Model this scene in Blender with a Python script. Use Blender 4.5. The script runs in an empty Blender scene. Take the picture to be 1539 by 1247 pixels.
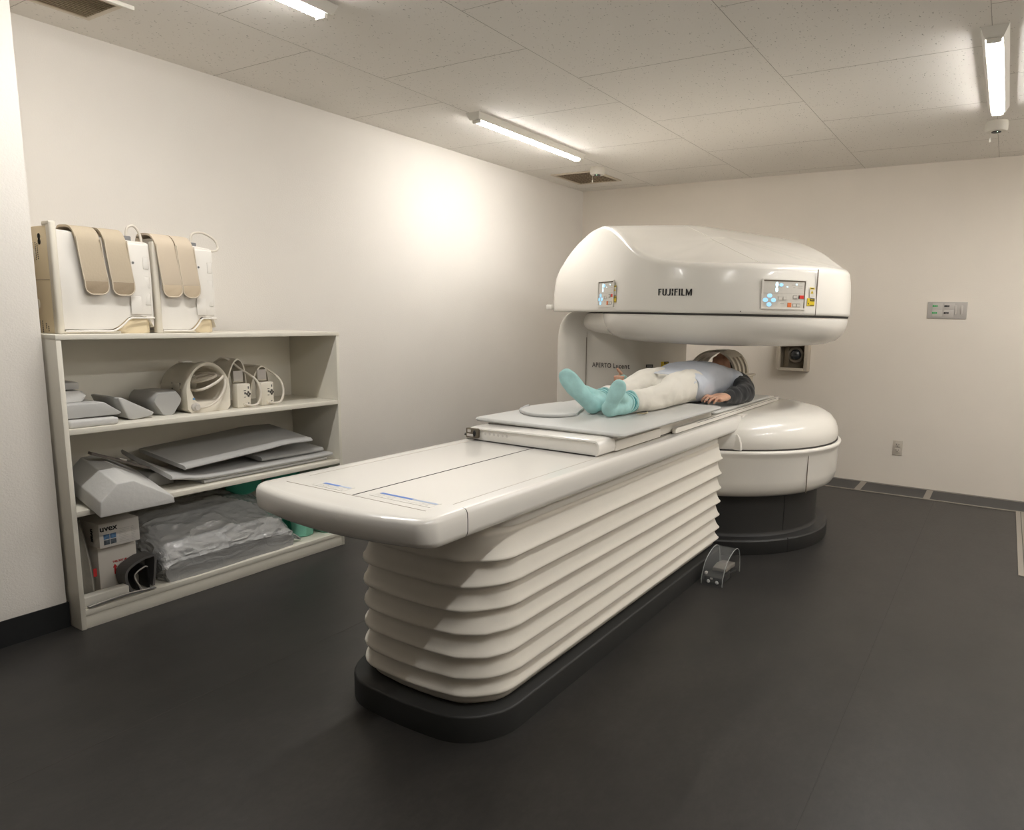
LED = 84
import bpy, bmesh, math, random
from mathutils import Vector, Matrix, noise
random.seed(7)
PI = math.pi
SC = bpy.context.scene
COL = SC.collection
D = bpy.data
V = Vector

# ---------------------------------------------------------------- materials
def mat(name, col, rough=0.5, metal=0.0, bump=0.0, bscale=60.0, var=0.0, vscale=6.0, coat=0.0,
        trans=0.0, emit=None, estr=0.0, alpha=1.0, spec=0.5, sheen=0.0, ior=1.45, sss=0.0):
    m = D.materials.new(name); m.use_nodes = True
    nt = m.node_tree; b = nt.nodes['Principled BSDF']
    b.inputs['Base Color'].default_value = (*col, 1)
    b.inputs['Roughness'].default_value = rough
    b.inputs['Metallic'].default_value = metal
    b.inputs['Coat Weight'].default_value = coat
    b.inputs['Coat Roughness'].default_value = 0.06
    b.inputs['Transmission Weight'].default_value = trans
    b.inputs['Specular IOR Level'].default_value = spec
    b.inputs['Sheen Weight'].default_value = sheen
    b.inputs['IOR'].default_value = ior
    b.inputs['Alpha'].default_value = alpha
    if sss:
        b.inputs['Subsurface Weight'].default_value = sss
        b.inputs['Subsurface Radius'].default_value = (0.012, 0.005, 0.003)
        b.inputs['Subsurface Scale'].default_value = 1.0
    if emit:
        b.inputs['Emission Color'].default_value = (*emit, 1)
        b.inputs['Emission Strength'].default_value = estr
    tc = None
    if bump or var:
        tc = nt.nodes.new('ShaderNodeTexCoord')
    if var:
        n = nt.nodes.new('ShaderNodeTexNoise'); n.inputs['Scale'].default_value = vscale
        n.inputs['Detail'].default_value = 5
        nt.links.new(tc.outputs['Object'], n.inputs['Vector'])
        r = nt.nodes.new('ShaderNodeValToRGB')
        r.color_ramp.elements[0].position = 0.3; r.color_ramp.elements[1].position = 0.7
        r.color_ramp.elements[0].color = tuple(max(0, c * (1 - var)) for c in col) + (1,)
        r.color_ramp.elements[1].color = tuple(min(1, c * (1 + var)) for c in col) + (1,)
        nt.links.new(n.outputs['Fac'], r.inputs['Fac'])
        nt.links.new(r.outputs['Color'], b.inputs['Base Color'])
    if bump:
        n = nt.nodes.new('ShaderNodeTexNoise'); n.inputs['Scale'].default_value = bscale
        n.inputs['Detail'].default_value = 3
        nt.links.new(tc.outputs['Object'], n.inputs['Vector'])
        bp = nt.nodes.new('ShaderNodeBump'); bp.inputs['Strength'].default_value = bump
        bp.inputs['Distance'].default_value = 0.01
        nt.links.new(n.outputs['Fac'], bp.inputs['Height'])
        nt.links.new(bp.outputs['Normal'], b.inputs['Normal'])
    return m

# ---------------------------------------------------------------- objects
WL = {}
def wloc(o): return WL.get(o.name, V((0, 0, 0)))
def tag(o, label=None, cat=None, group=None, kind=None):
    if label: o['label'] = label
    if cat: o['category'] = cat
    if group: o['group'] = group
    if kind: o['kind'] = kind
    return o
def thing(name, loc, label, cat, group=None):
    o = D.objects.new(name, None); COL.objects.link(o)
    o.empty_display_size = 0.05
    o.location = loc; WL[o.name] = V(loc)
    return tag(o, label, cat, group)
def link(name, me, m, parent=None, base=None, label=None, smooth=True, angle=40):
    """mesh verts are in world space; re-origin to the parent (or base) location"""
    if isinstance(m, (list, tuple)):
        for x in m: me.materials.append(x)
    elif m is not None: me.materials.append(m)
    org = wloc(parent) if parent is not None else V(base or (0, 0, 0))
    me.transform(Matrix.Translation(-org))
    if smooth:
        for p in me.polygons: p.use_smooth = True
        try: me.set_sharp_from_angle(angle=math.radians(angle))
        except Exception: pass
    o = D.objects.new(name, me); COL.objects.link(o)
    if parent is not None:
        o.parent = parent; WL[o.name] = wloc(parent)
    else:
        o.location = org; WL[o.name] = org
    if label: o['label'] = label
    return o
def fin(bm, name='m'):
    bmesh.ops.recalc_face_normals(bm, faces=bm.faces)
    me = D.meshes.new(name); bm.to_mesh(me); bm.free(); return me
class MB:
    """collects shapes into ONE mesh"""
    def __init__(s): s.bm = bmesh.new()
    def add(s, bm2):
        me = D.meshes.new('t'); bm2.to_mesh(me); bm2.free()
        s.bm.from_mesh(me); D.meshes.remove(me); return s
    def box(s, x0, x1, y0, y1, z0, z1, bev=0.0, seg=2, M=None):
        b = bmesh.new(); bmesh.ops.create_cube(b, size=1)
        for v in b.verts:
            v.co = V((x0 + (x1 - x0) * (v.co.x + .5), y0 + (y1 - y0) * (v.co.y + .5), z0 + (z1 - z0) * (v.co.z + .5)))
        if bev: bmesh.ops.bevel(b, geom=b.edges[:], offset=bev, segments=seg, profile=.5, affect='EDGES')
        if M: b.transform(M)
        return s.add(b)
    def prism(s, pts, z0, z1, bev=0.0, seg=2, M=None, bevall=False):
        """pts 2D outline extruded along z; rounded top/bottom rims"""
        b = bmesh.new()
        lo = [b.verts.new((p[0], p[1], z0)) for p in pts]; hi = [b.verts.new((p[0], p[1], z1)) for p in pts]
        fb = b.faces.new(lo[::-1]); ft = b.faces.new(hi)
        n = len(pts)
        for i in range(n): b.faces.new((lo[i], lo[(i + 1) % n], hi[(i + 1) % n], hi[i]))
        if bev:
            ed = b.edges[:] if bevall else list(set(fb.edges[:] + ft.edges[:]))
            bmesh.ops.bevel(b, geom=ed, offset=bev, segments=seg, profile=.5, affect='EDGES')
        if M: b.transform(M)
        return s.add(b)
    def loft(s, rings, cap=True, closed=True):
        b = bmesh.new(); R = [[b.verts.new(p) for p in r] for r in rings]
        for a, c in zip(R, R[1:]):
            n = len(a)
            for i in range(n if closed else n - 1):
                j = (i + 1) % n
                try: b.faces.new((a[i], a[j], c[j], c[i]))
                except ValueError: pass
        if cap and closed:
            b.faces.new(R[0][::-1]); b.faces.new(R[-1])
        return s.add(b)
    def tube(s, pts, r, seg=10, smooth=6, flat=1.0, cap=True):
        P = spline(pts, smooth) if smooth else [V(p) for p in pts]
        n = len(P); rings = []; up = None
        for i, p in enumerate(P):
            t = (P[min(i + 1, n - 1)] - P[max(i - 1, 0)]).normalized()
            if up is None: up = V((0, 0, 1)) if abs(t.z) < .9 else V((1, 0, 0))
            sd = t.cross(up).normalized(); up = sd.cross(t).normalized()
            rr = r(i / (n - 1)) if callable(r) else r
            rings.append([p + sd * math.cos(a) * rr + up * math.sin(a) * rr * flat for a in [2 * PI * k / seg for k in range(seg)]])
        return s.loft(rings, cap)
    def cyl(s, c, r, z0, z1, seg=32, r2=None, M=None, bev=0.0):
        pts = [(c[0] + r * math.cos(2 * PI * k / seg), c[1] + r * math.sin(2 * PI * k / seg)) for k in range(seg)]
        if r2 is None: return s.prism(pts, z0, z1, bev, 2, M)
        p2 = [(c[0] + r2 * math.cos(2 * PI * k / seg), c[1] + r2 * math.sin(2 * PI * k / seg)) for k in range(seg)]
        rr = [[V((*p, z0)) for p in pts], [V((*p, z1)) for p in p2]]
        if M: rr = [[M @ q for q in q2] for q2 in rr]
        return s.loft(rr)
    def lathe(s, prof, c=(0, 0), seg=64, M=None):
        """prof list of (r,z)"""
        rr = [[V((c[0] + max(r, 1e-4) * math.cos(2 * PI * k / seg), c[1] + max(r, 1e-4) * math.sin(2 * PI * k / seg), z)) for k in range(seg)] for r, z in prof]
        if M: rr = [[M @ q for q in q2] for q2 in rr]
        return s.loft(rr)
    def ell(s, c, rx, ry, rz, M=None, u=16, v=10):
        b = bmesh.new(); bmesh.ops.create_uvsphere(b, u_segments=u, v_segments=v, radius=1)
        for q in b.verts: q.co = V((q.co.x * rx, q.co.y * ry, q.co.z * rz))
        if M: b.transform(M)
        b.transform(Matrix.Translation(V(c)))
        return s.add(b)
    def put(s, name, m, parent=None, base=None, label=None, smooth=True, angle=40, xf=None):
        if xf: s.bm.transform(xf)
        return link(name, fin(s.bm, name), m, parent, base, label, smooth, angle)
def spline(pts, sub=6):
    P = [V(p) for p in pts]
    if len(P) < 3: return P
    out = []
    for i in range(len(P) - 1):
        p0 = P[i - 1] if i else P[0] * 2 - P[1]; p1 = P[i]; p2 = P[i + 1]
        p3 = P[i + 2] if i + 2 < len(P) else P[-1] * 2 - P[-2]
        for k in range(sub):
            t = k / sub
            out.append(.5 * ((2 * p1) + (p2 - p0) * t + (2 * p0 - 5 * p1 + 4 * p2 - p3) * t * t + (3 * p1 - p0 - 3 * p2 + p3) * t ** 3))
    out.append(P[-1]); return out
def rrect(x0, x1, y0, y1, r, seg=6):
    """rounded rectangle outline, ccw; r number or 4 radii for (x1y1, x0y1, x0y0, x1y0)"""
    if not isinstance(r, (list, tuple)): r = [r] * 4
    out = []
    for (cx, cy, a0, q) in ((x1 - r[0], y1 - r[0], 0, r[0]), (x0 + r[1], y1 - r[1], 90, r[1]), (x0 + r[2], y0 + r[2], 180, r[2]), (x1 - r[3], y0 + r[3], 270, r[3])):
        for k in range(seg + 1):
            a = math.radians(a0 + 90 * k / seg); out.append((cx + q * math.cos(a), cy + q * math.sin(a)))
    return out
def lerp(a, b, t): return a + (b - a) * t
def interp(tab, x):
    if x <= tab[0][0]: return tab[0][1]
    for (a, b), (c, d) in zip(tab, tab[1:]):
        if x <= c:
            t = (x - a) / (c - a); t = t * t * (3 - 2 * t); return b + (d - b) * t
    return tab[-1][1]
def frame(o, x, y):
    """matrix with origin o, local x and y axes, z = x cross y"""
    x = V(x).normalized(); z = x.cross(V(y)).normalized(); y = z.cross(x)
    M = Matrix((x, y, z)).transposed().to_4x4(); M.translation = V(o); return M
def text_mesh(body, size, depth=0.0015, bold=0.0, spacing=1.0, sx=1.0):
    cu = D.curves.new('t', 'FONT'); cu.body = body; cu.size = size; cu.extrude = depth
    cu.offset = bold; cu.space_character = spacing; cu.align_x = 'CENTER'; cu.align_y = 'CENTER'
    o = D.objects.new('t', cu); COL.objects.link(o)
    bpy.context.view_layer.update()
    me = D.meshes.new_from_object(o.evaluated_get(bpy.context.evaluated_depsgraph_get()))
    D.objects.remove(o); D.curves.remove(cu)
    me.transform(Matrix.Scale(sx, 4, (1, 0, 0)))
    return me
def text(name, body, size, M, m, parent, **k):
    me = text_mesh(body, size, **k); me.transform(M); me.materials.clear()
    return link(name, me, m, parent, smooth=False)
def bake(o, mods):
    """apply modifiers to a mesh object by evaluating it"""
    for kind, props in mods:
        md = o.modifiers.new(kind, kind)
        for k, v in props.items(): setattr(md, k, v)
    bpy.context.view_layer.update()
    me = D.meshes.new_from_object(o.evaluated_get(bpy.context.evaluated_depsgraph_get()))
    o.modifiers.clear(); old = o.data; o.data = me
    D.meshes.remove(old)
    for p in me.polygons: p.use_smooth = True
    return o

# ---------------------------------------------------------------- camera (lens shift because the photograph is a crop)
CAMP = V((3.669470812641359, -6.1568886805298195, 1.304068602787963))
AX = Matrix([[0.8538234529550257, 0.0986201704861509, -0.5111355721880918], [0.5201333982020234, -0.12175453534793956, 0.8453621006387667], [0.02113668039541683, -0.9876486698691486, -0.15525252219029173]])
cam_d = D.cameras.new('camera'); cam = D.objects.new('camera', cam_d); COL.objects.link(cam)
R3 = Matrix((AX.col[0], -AX.col[1], -AX.col[2])).transposed()
Mc = R3.to_4x4(); Mc.translation = CAMP; cam.matrix_world = Mc
cam_d.sensor_fit = 'HORIZONTAL'; cam_d.sensor_width = 36
cam_d.lens = 1061.8673314561756 / 1539 * 36
cam_d.shift_x = (769.5 - 861.9303223139935) / 1539; cam_d.shift_y = (641.0980863046751 - 623.5) / 1539
cam_d.clip_start = 0.05
SC.camera = cam

# ---------------------------------------------------------------- setting materials
H = 2.5
m_wallb = mat('wall_paper_warm_light', (0.86, 0.79, 0.70), 0.85, bump=0.12, bscale=160, var=0.012, vscale=3)  # wall paper with the warmer light on these walls put into its colour
m_wall = mat('wall_paper', (0.84, 0.795, 0.735), 0.85, bump=0.12, bscale=160, var=0.012, vscale=3)
m_base = mat('baseboard_vinyl', (0.018, 0.019, 0.02), 0.45, bump=0.05)
def ceiling_mat():
    m = mat('ceiling_tile', (0.88, 0.84, 0.78), 0.9)
    nt = m.node_tree; b = nt.nodes['Principled BSDF']; L = nt.links.new
    tc = nt.nodes.new('ShaderNodeTexCoord')
    vo = nt.nodes.new('ShaderNodeTexVoronoi'); vo.inputs['Scale'].default_value = 75; vo.feature = 'F1'
    nz = nt.nodes.new('ShaderNodeTexNoise'); nz.inputs['Scale'].default_value = 30; nz.inputs['Detail'].default_value = 2
    mx = nt.nodes.new('ShaderNodeMixRGB'); mx.blend_type = 'ADD'; mx.inputs[0].default_value = 0.03
    mp = nt.nodes.new('ShaderNodeMapping'); mp.inputs['Scale'].default_value = (1.0, 0.5, 1)
    L(tc.outputs['Object'], mp.inputs['Vector']); L(mp.outputs['Vector'], mx.inputs[1]); L(tc.outputs['Object'], nz.inputs['Vector']); L(nz.outputs['Color'], mx.inputs[2])
    L(mx.outputs['Color'], vo.inputs['Vector'])
    r = nt.nodes.new('ShaderNodeValToRGB'); r.color_ramp.elements[0].position = 0.13; r.color_ramp.elements[1].position = 0.20
    r.color_ramp.elements[0].color = (0, 0, 0, 1); r.color_ramp.elements[1].color = (1, 1, 1, 1)
    L(vo.outputs['Distance'], r.inputs['Fac'])
    # only some cells carry a fleck
    vs = nt.nodes.new('ShaderNodeSeparateColor'); L(vo.outputs['Color'], vs.inputs['Color'])
    gt = nt.nodes.new('ShaderNodeMath'); gt.operation = 'GREATER_THAN'; gt.inputs[1].default_value = 0.62; L(vs.outputs['Red'], gt.inputs[0])
    mxm = nt.nodes.new('ShaderNodeMath'); mxm.operation = 'MAXIMUM'; L(r.outputs['Color'], mxm.inputs[0]); L(gt.outputs['Value'], mxm.inputs[1])
    c = nt.nodes.new('ShaderNodeMixRGB'); c.inputs[1].default_value = (0.50, 0.47, 0.42, 1); c.inputs[2].default_value = (0.88, 0.84, 0.78, 1)
    L(mxm.outputs['Value'], c.inputs[0]); L(c.outputs['Color'], b.inputs['Base Color'])
    bp = nt.nodes.new('ShaderNodeBump'); bp.inputs['Strength'].default_value = 0.4; bp.inputs['Distance'].default_value = 0.004
    L(mxm.outputs['Value'], bp.inputs['Height']); L(bp.outputs['Normal'], b.inputs['Normal'])
    return m
m_ceil = ceiling_mat()
m_seam = mat('tile_joint', (0.44, 0.40, 0.35), 0.9)
def floor_mat():
    m = mat('floor_vinyl', (0.03, 0.028, 0.026), 0.42)
    nt = m.node_tree; b = nt.nodes['Principled BSDF']; L = nt.links.new
    tc = nt.nodes.new('ShaderNodeTexCoord')
    n1 = nt.nodes.new('ShaderNodeTexNoise'); n1.inputs['Scale'].default_value = 5; n1.inputs['Detail'].default_value = 9; n1.inputs['Roughness'].default_value = .7
    n2 = nt.nodes.new('ShaderNodeTexNoise'); n2.inputs['Scale'].default_value = 45; n2.inputs['Detail'].default_value = 6; n2.inputs['Roughness'].default_value = .75
    mp = nt.nodes.new('ShaderNodeMapping'); mp.inputs['Scale'].default_value = (1, .55, 1)
    L(tc.outputs['Object'], mp.inputs['Vector']); L(mp.outputs['Vector'], n1.inputs['Vector']); L(mp.outputs['Vector'], n2.inputs['Vector'])
    mm = nt.nodes.new('ShaderNodeMath'); mm.operation = 'MULTIPLY'; L(n1.outputs['Fac'], mm.inputs[0]); L(n2.outputs['Fac'], mm.inputs[1])
    r = nt.nodes.new('ShaderNodeValToRGB'); r.color_ramp.elements[0].position = 0.14; r.color_ramp.elements[1].position = 0.40
    r.color_ramp.elements[0].color = (0.021, 0.0198, 0.0185, 1); r.color_ramp.elements[1].color = (0.040, 0.0368, 0.0335, 1)
    L(mm.outputs['Value'], r.inputs['Fac']); L(r.outputs['Color'], b.inputs['Base Color'])
    rr = nt.nodes.new('ShaderNodeMapRange'); rr.inputs['To Min'].default_value = .34; rr.inputs['To Max'].default_value = .50
    L(n2.outputs['Fac'], rr.inputs['Value']); L(rr.outputs['Result'], b.inputs['Roughness'])
    bp = nt.nodes.new('ShaderNodeBump'); bp.inputs['Strength'].default_value = .08; bp.inputs['Distance'].default_value = .004
    L(n2.outputs['Fac'], bp.inputs['Height']); L(bp.outputs['Normal'], b.inputs['Normal'])
    return m
m_floor = floor_mat()

XR, YN = 5.6, -8.4      # right wall and the wall behind the camera
def struct(name, mb, m, **k):
    o = mb.put(name, m, **k); o['kind'] = 'structure'; return o
struct('floor', MB().box(-.15, XR + .15, YN - .15, .15, -.1, 0), m_floor)
ce = struct('ceiling', MB().box(-.15, XR + .15, YN - .15, .15, H, H + .1), m_ceil)
struct('wall_left', MB().box(-.15, 0, YN, 0, 0, H), m_wall)
struct('wall_back', MB().box(-.15, XR + .15, 0, .15, 0, H), m_wallb)
struct('wall_right', MB().box(XR, XR + .15, YN, 0, 0, H), m_wallb)
struct('wall_front', MB().box(-.15, XR + .15, YN - .15, YN, 0, H), mat('dark_unseen_wall', (0.20, 0.18, 0.155), .7))  # unseen wall, coloured dark to cut bounced light on the table front
PX, PY = .497, -4.882
struct('wall_pillar', MB().box(0, PX, YN, PY, 0, H), m_wall)
# tile joints: shallow grooves drawn as hair-thin strips flush under the ceiling
s = MB()
for k in range(0, 7):
    x = .765 + .91 * (k - 0)
    if x < XR: s.box(x - .0012, x + .0012, YN, 0, H - .0006, H + .001)
struct('trim_1', s, m_seam, smooth=False)
s = MB()
for k in range(-1, 6):
    xa, xb = max(.765 + .91 * k, 0), min(.765 + .91 * (k + 1), XR)
    y = -.155 if k % 2 else -.61
    while y > YN:
        s.box(xa, xb, y - .0010, y + .0010, H - .0005, H + .001); y -= .91
struct('trim_2', s, m_seam, smooth=False)
bb = .105
struct('baseboard_back', MB().prism([(-.012, 0), (0, 0), (0, bb), (-.004, bb), (-.006, .02)], 0, XR, M=frame((XR, 0, 0), (0, 1, 0), (0, 0, 1)) ), m_base)
struct('baseboard_left', MB().box(0, .006, PY, 0, 0, bb), m_base)
struct('baseboard_pillar', MB().box(PX, PX + .006, YN, PY, 0, bb).box(.19, PX + .006, PY, PY + .006, 0, bb), m_base)
struct('baseboard_right', MB().box(XR - .006, XR, YN, 0, 0, bb), m_base)

# floor cable duct let into the floor along the back wall and to the right
m_alu = mat('duct_aluminium', (0.33, 0.30, 0.26), 0.5, metal=0.3)
m_cover = mat('duct_cover', (0.016, 0.018, 0.021), 0.4)
du = thing('floor_duct', (3.4, -.2, 0), 'dark floor cable duct with grey metal edge strips along the back wall', 'cable duct')
MB().box(.9, XR, -.366, -.052, 0, .003).put('cover', m_cover, du)
MB().box(.9, XR, -.052, -.036, 0, .005).put('edge_strip', m_alu, du)
MB().box(.9, XR, -.384, -.366, 0, .005).put('edge_strip', m_alu, du)
for x in (1.75, 2.78, 3.27, 4.6):
    MB().box(x - .02, x + .025, -.366, -.052, 0, .0045).put('cross_strip', m_alu, du)
d2 = thing('floor_duct', (3.9, -1.1, 0), 'narrow metal framed floor duct running towards the camera at right', 'cable duct')
MB().box(3.845, 3.872, -1.89, -.386, 0, .005).put('edge_strip', m_alu, d2)
MB().box(3.876, 3.905, -1.89, -.386, 0, .0055).put('edge_strip', m_alu, d2)
MB().box(3.905, 4.12, -1.86, -.386, 0, .003).put('cover', m_cover, d2)
for y in (-1.89, -1.02, -.78): MB().box(3.905, 4.12, y, y + .02, 0, .0055).put('cross_strip', m_alu, d2)
# floor sheet welds
m_weld = mat('floor_weld', (0.055, 0.05, 0.045), 0.5)
m_weld2 = mat('floor_weld_dark', (0.022, 0.020, 0.018), 0.5)
struct('trim_3', MB().box(1.448, 1.4505, YN, -.4, 0, .0006), m_weld)
struct('trim_4', MB().box(3.327, 3.329, YN, -.4, 0, .0006), m_weld2)

# ---------------------------------------------------------------- ceiling lights
m_fix = mat('fixture_enamel', (0.80, 0.77, 0.70), 0.4)
m_tube = mat('led_diffuser', (0.9, 0.9, 0.9), 0.4, emit=(1.0, 0.985, 0.955), estr=LED)
def ceiling_light(x, y0, y1, label):
    t = thing('ceiling_light', (x, (y0 + y1) / 2, H), label, 'light', 'slim batten lights on the ceiling')
    # trapezoid batten body
    rings = []
    for (hw, e, z) in ((.052, 0, H), (.050, .002, H - .004), (.036, .016, H - .036), (.034, .018, H - .038)):
        rings.append([V((x - hw, y0 + e, z)), V((x + hw, y0 + e, z)), V((x + hw, y1 - e, z)), V((x - hw, y1 - e, z))])
    MB().loft(rings).put('body', m_fix, t, smooth=False)
    # half round diffuser bar
    prof = [(-.027, H - .037)] + [(.027 * -math.cos(a), H - .0405 - .012 * math.sin(a)) for a in [PI * k / 10 for k in range(11)]] + [(.027, H - .037)]
    MB().loft([[V((x + p[0], yy, p[1])) for p in prof] for yy in (y0 + .05, y1 - .05)]).put('diffuser', m_tube, t, label='glowing white diffuser')
    for yy in (y0 + .035, y1 - .05):
        MB().box(x - .028, x + .028, yy, yy + .015, H - .055, H - .034, .004).put('end_cap', m_fix, t)
    return t
ceiling_light(.79, -2.65, -1.38, 'batten light on the ceiling between the left wall and the scanner')
ceiling_light(3.505, -2.66, -1.38, 'batten light on the ceiling at the right, beyond the scanner, seen end on')
ceiling_light(1.22, -5.33, -4.065, 'batten light on the ceiling nearest the camera, cut by the upper frame edge')
ceiling_light(3.505, -5.6, -4.33, 'batten light on the ceiling behind and right of the camera')
ceiling_light(5.0, -3.9, -2.63, 'added fill batten on the ceiling far right, outside the frame')  # unseen, added to light the right side of the table and bellows
ceiling_light(4.75, -1.95, -.68, 'added fill batten on the ceiling far right near the back wall, outside the frame')  # unseen, added to lift the back wall, ceiling and right of the room

m_det = mat('detector_plastic', (0.80, 0.76, 0.68), 0.45)
m_dark = mat('dark_plastic', (0.03, 0.03, 0.03), 0.5)
m_lampg = mat('green_led', (0.2, 0.9, 0.4), 0.4, emit=(.6, 1, .7), estr=4)
def detector(x, y, label):
    t = thing('ceiling_alarm', (x, y, H), label, 'alarm', 'round ceiling alarms with pull cords')
    MB().lathe([(.0, H), (.057, H), (.061, H - .012), (.060, H - .05), (.053, H - .058), (.0, H - .058)], (x, y), 40).put('housing', m_det, t)
    MB().cyl((x, y), .026, H - .062, H - .057, 24).put('sensor', m_dark, t)
    MB().ell((x + .006, y - .022, H - .061), .003, .003, .003).put('indicator_lamp', m_lampg, t)
    c = MB(); c.tube([(x - .028, y - .03, H - .05), (x - .028, y - .03, H - .105)], .0011, 6, 0)
    c.put('pull_cord', m_det, t)
    MB().lathe([(.0, H - .098), (.004, H - .102), (.0055, H - .12), (.0, H - .125)], (x - .028, y - .03), 12).put('cord_knob', m_det, t)
detector(.685, -.93, 'small white ceiling alarm with pull cord in front of the far vent')
detector(3.495, -1.06, 'small white ceiling alarm with pull cord beyond the right batten light')

m_vent = mat('vent_frame', (0.72, 0.64, 0.52), 0.5)
m_slot = mat('vent_slat', (0.58, 0.48, 0.35), 0.6)
m_slotd = mat('vent_dark', (0.18, 0.135, 0.085), 0.8)
def vent(x0, x1, y0, y1, label, fr=.03, along='y'):
    t = thing('ceiling_vent', ((x0 + x1) / 2, (y0 + y1) / 2, H), label, 'vent')
    MB().box(x0, x1, y0, y1, H - .002, H).put('backing', m_slotd, t)
    f = MB()
    f.box(x0 - fr, x0, y0 - fr, y1 + fr, H - .009, H, .002).box(x1, x1 + fr, y0 - fr, y1 + fr, H - .009, H, .002)
    f.box(x0, x1, y0 - fr, y0, H - .009, H, .002).box(x0, x1, y1, y1 + fr, H - .009, H, .002)
    f.put('frame', m_vent, t)
    n = 13
    sl = MB()
    for i in range(n):
        if along == 'y':
            x = x0 + (x1 - x0) * (i + .5) / n
            sl.box(-.004, .004, y0, y1, -.0012, .0012, M=Matrix.Translation((x, 0, H - .006)) @ Matrix.Rotation(.8, 4, 'Y'))
        else:
            y = y0 + (y1 - y0) * (i + .5) / n
            sl.box(x0, x1, -.005, .005, -.0012, .0012, M=Matrix.Translation((0, y, H - .006)) @ Matrix.Rotation(-.8, 4, 'X'))
    sl.put('slats', m_slot, t, smooth=False)
vent(.205, .585, -.82, -.40, 'square slatted ceiling vent in the far left corner of the room')
vent(.245, .485, -4.95, -4.51, 'rectangular slatted ceiling vent above the shelf, cut by the frame edge', .022)
# small curtain rail beside the near vent
tag(MB().box(.515, .530, -5.2, -4.46, H - .016, H, .002).put('ceiling_rail', m_det, base=(.52, -4.8, H)), 'short thin white rail on the ceiling beside the near vent', 'rail')

# ---------------------------------------------------------------- things on the back wall
m_plate = mat('switch_plate', (0.50, 0.465, 0.43), 0.45)
m_plate2 = mat('switch_key', (0.58, 0.54, 0.50), 0.4)
m_green = mat('green_lens', (0.03, 0.22, 0.07), 0.4, emit=(.05, .5, .12), estr=.25)
m_blk = mat('black_plastic', (0.008, 0.008, 0.008), 0.35)
m_white = mat('white_print', (0.8, 0.8, 0.8), 0.5)
t = thing('wall_switch_panel', (3.26, 0, 1.404), 'grey four gang switch panel with green and black indicators on the back wall', 'switch panel')
MB().box(3.126, 3.394, -.009, 0, 1.341, 1.467, .003).put('plate', m_plate, t)
for i, x in enumerate((3.150, 3.232)):
    for j, z in enumerate((1.412, 1.362)):
        MB().box(x + .008, x + .076, -.0115, -.0085, z - .006 , z + .044, .0015).put('switch_key', m_plate2, t)
for i, (x, m, body) in enumerate(((3.176, m_green, '||||'), (3.256, m_blk, '||||'))):
    for z in (1.436, 1.3835):
        q = MB().box(x - .017, x + .017, -.0135, -.0115, z - .007, z + .007, .001).put('indicator', m, t)
        for dx in (-.007, .001, .008): MB().box(x + dx, x + dx + .003, -.0139, -.0134, z - .003, z + .003).put('mark', m_plate, q, smooth=False)
for x in (3.318, 3.358):
    MB().box(x - .007, x + .007, -.017, -.009, 1.375, 1.44, .004).put('slider', m_plate2, t)
m_out = mat('outlet_plastic', (0.62, 0.56, 0.48), 0.45)
t = thing('wall_outlet', (3.006, 0, .306), 'small double power outlet low on the back wall', 'outlet')
MB().box(2.971, 3.042, -.007, 0, .247, .367, .004).put('plate', m_out, t)
for z in (.33, .285):
    o = MB().box(2.985, 3.028, -.0085, -.0065, z - .019, z + .019, .001).put('socket', m_out, t)
    MB().box(2.995, 2.998, -.0092, -.008, z, z + .01).box(3.012, 3.015, -.0092, -.008, z, z + .01).cyl((0, 0), .003, 0, .0012, 10, M=frame((3.005, -.0086, z - .008), (1, 0, 0), (0, 0, 1))).put('pin_slots', m_dark, o, smooth=False)
# recessed / boxed round ceiling camera or speaker on the back wall
m_beige = mat('beige_metal', (0.50, 0.44, 0.36), 0.5)
m_inner = mat('box_interior', (0.15, 0.125, 0.09), 0.8)
m_glass = mat('dark_lens', (0.03, 0.032, 0.036), 0.12, coat=1)
t = thing('wall_speaker_box', (2.12, 0, .98), 'square beige box with a dark round lens inside, on the back wall behind the scanner', 'box')
x0, x1, z0, z1, dp = 2.015, 2.270, .882, 1.125, .094
MB().box(x0 + .011, x1 - .011, -.012, 0, z0, z1).put('back_plate', m_inner, t)
f = MB()
f.box(x0, x0 + .011, -dp, 0, z0, z1, .002).box(x1 - .011, x1, -dp, 0, z0, z1, .002).box(x0 + .011, x1 - .011, -dp, 0, z0, z0 + .011, .002).box(x0 + .011, x1 - .011, -dp, 0, z1 - .011, z1, .002)
f.put('case', m_beige, t)
f = MB(); w = .026
f.box(x0, x0 + w, -dp - .006, -dp, z0, z1, .002).box(x1 - w - .004, x1, -dp - .006, -dp, z0, z1, .002).box(x0 + w, x1 - w, -dp - .006, -dp, z0, z0 + w, .002).box(x0 + w, x1 - w, -dp - .006, -dp, z1 - w, z1, .002)
f.put('front_frame', m_beige, t)
Mq = frame((2.155, 0, 1.016), (1, 0, 0), (0, 0, 1))
MB().lathe([(.0, .012), (.066, .012), (.066, .03), (.052, .036), (.0, .036)], seg=40, M=Mq).put('ring', mat('ring_grey', (0.22, 0.19, 0.15), .5), t)
MB().ell((2.155, -.036, 1.016), .047, .030, .047, u=28, v=16).put('lens', m_glass, t)
MB().box(2.06, 2.10, -.03, -.012, .91, 1.09, .003).put('inner_bracket', mat('bracket_brown', (0.15, 0.12, 0.08), .6), t)
for (px, pz) in ((x0 + .013, z0 + .013), (x0 + .013, z0 + .13), (x1 - .015, z0 + .013), (x1 - .015, z0 + .12), (2.14, z0 + .013)):
    MB().ell((px, -dp - .007, pz), .0035, .002, .0035).put('screw', m_plate2, t)

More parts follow.
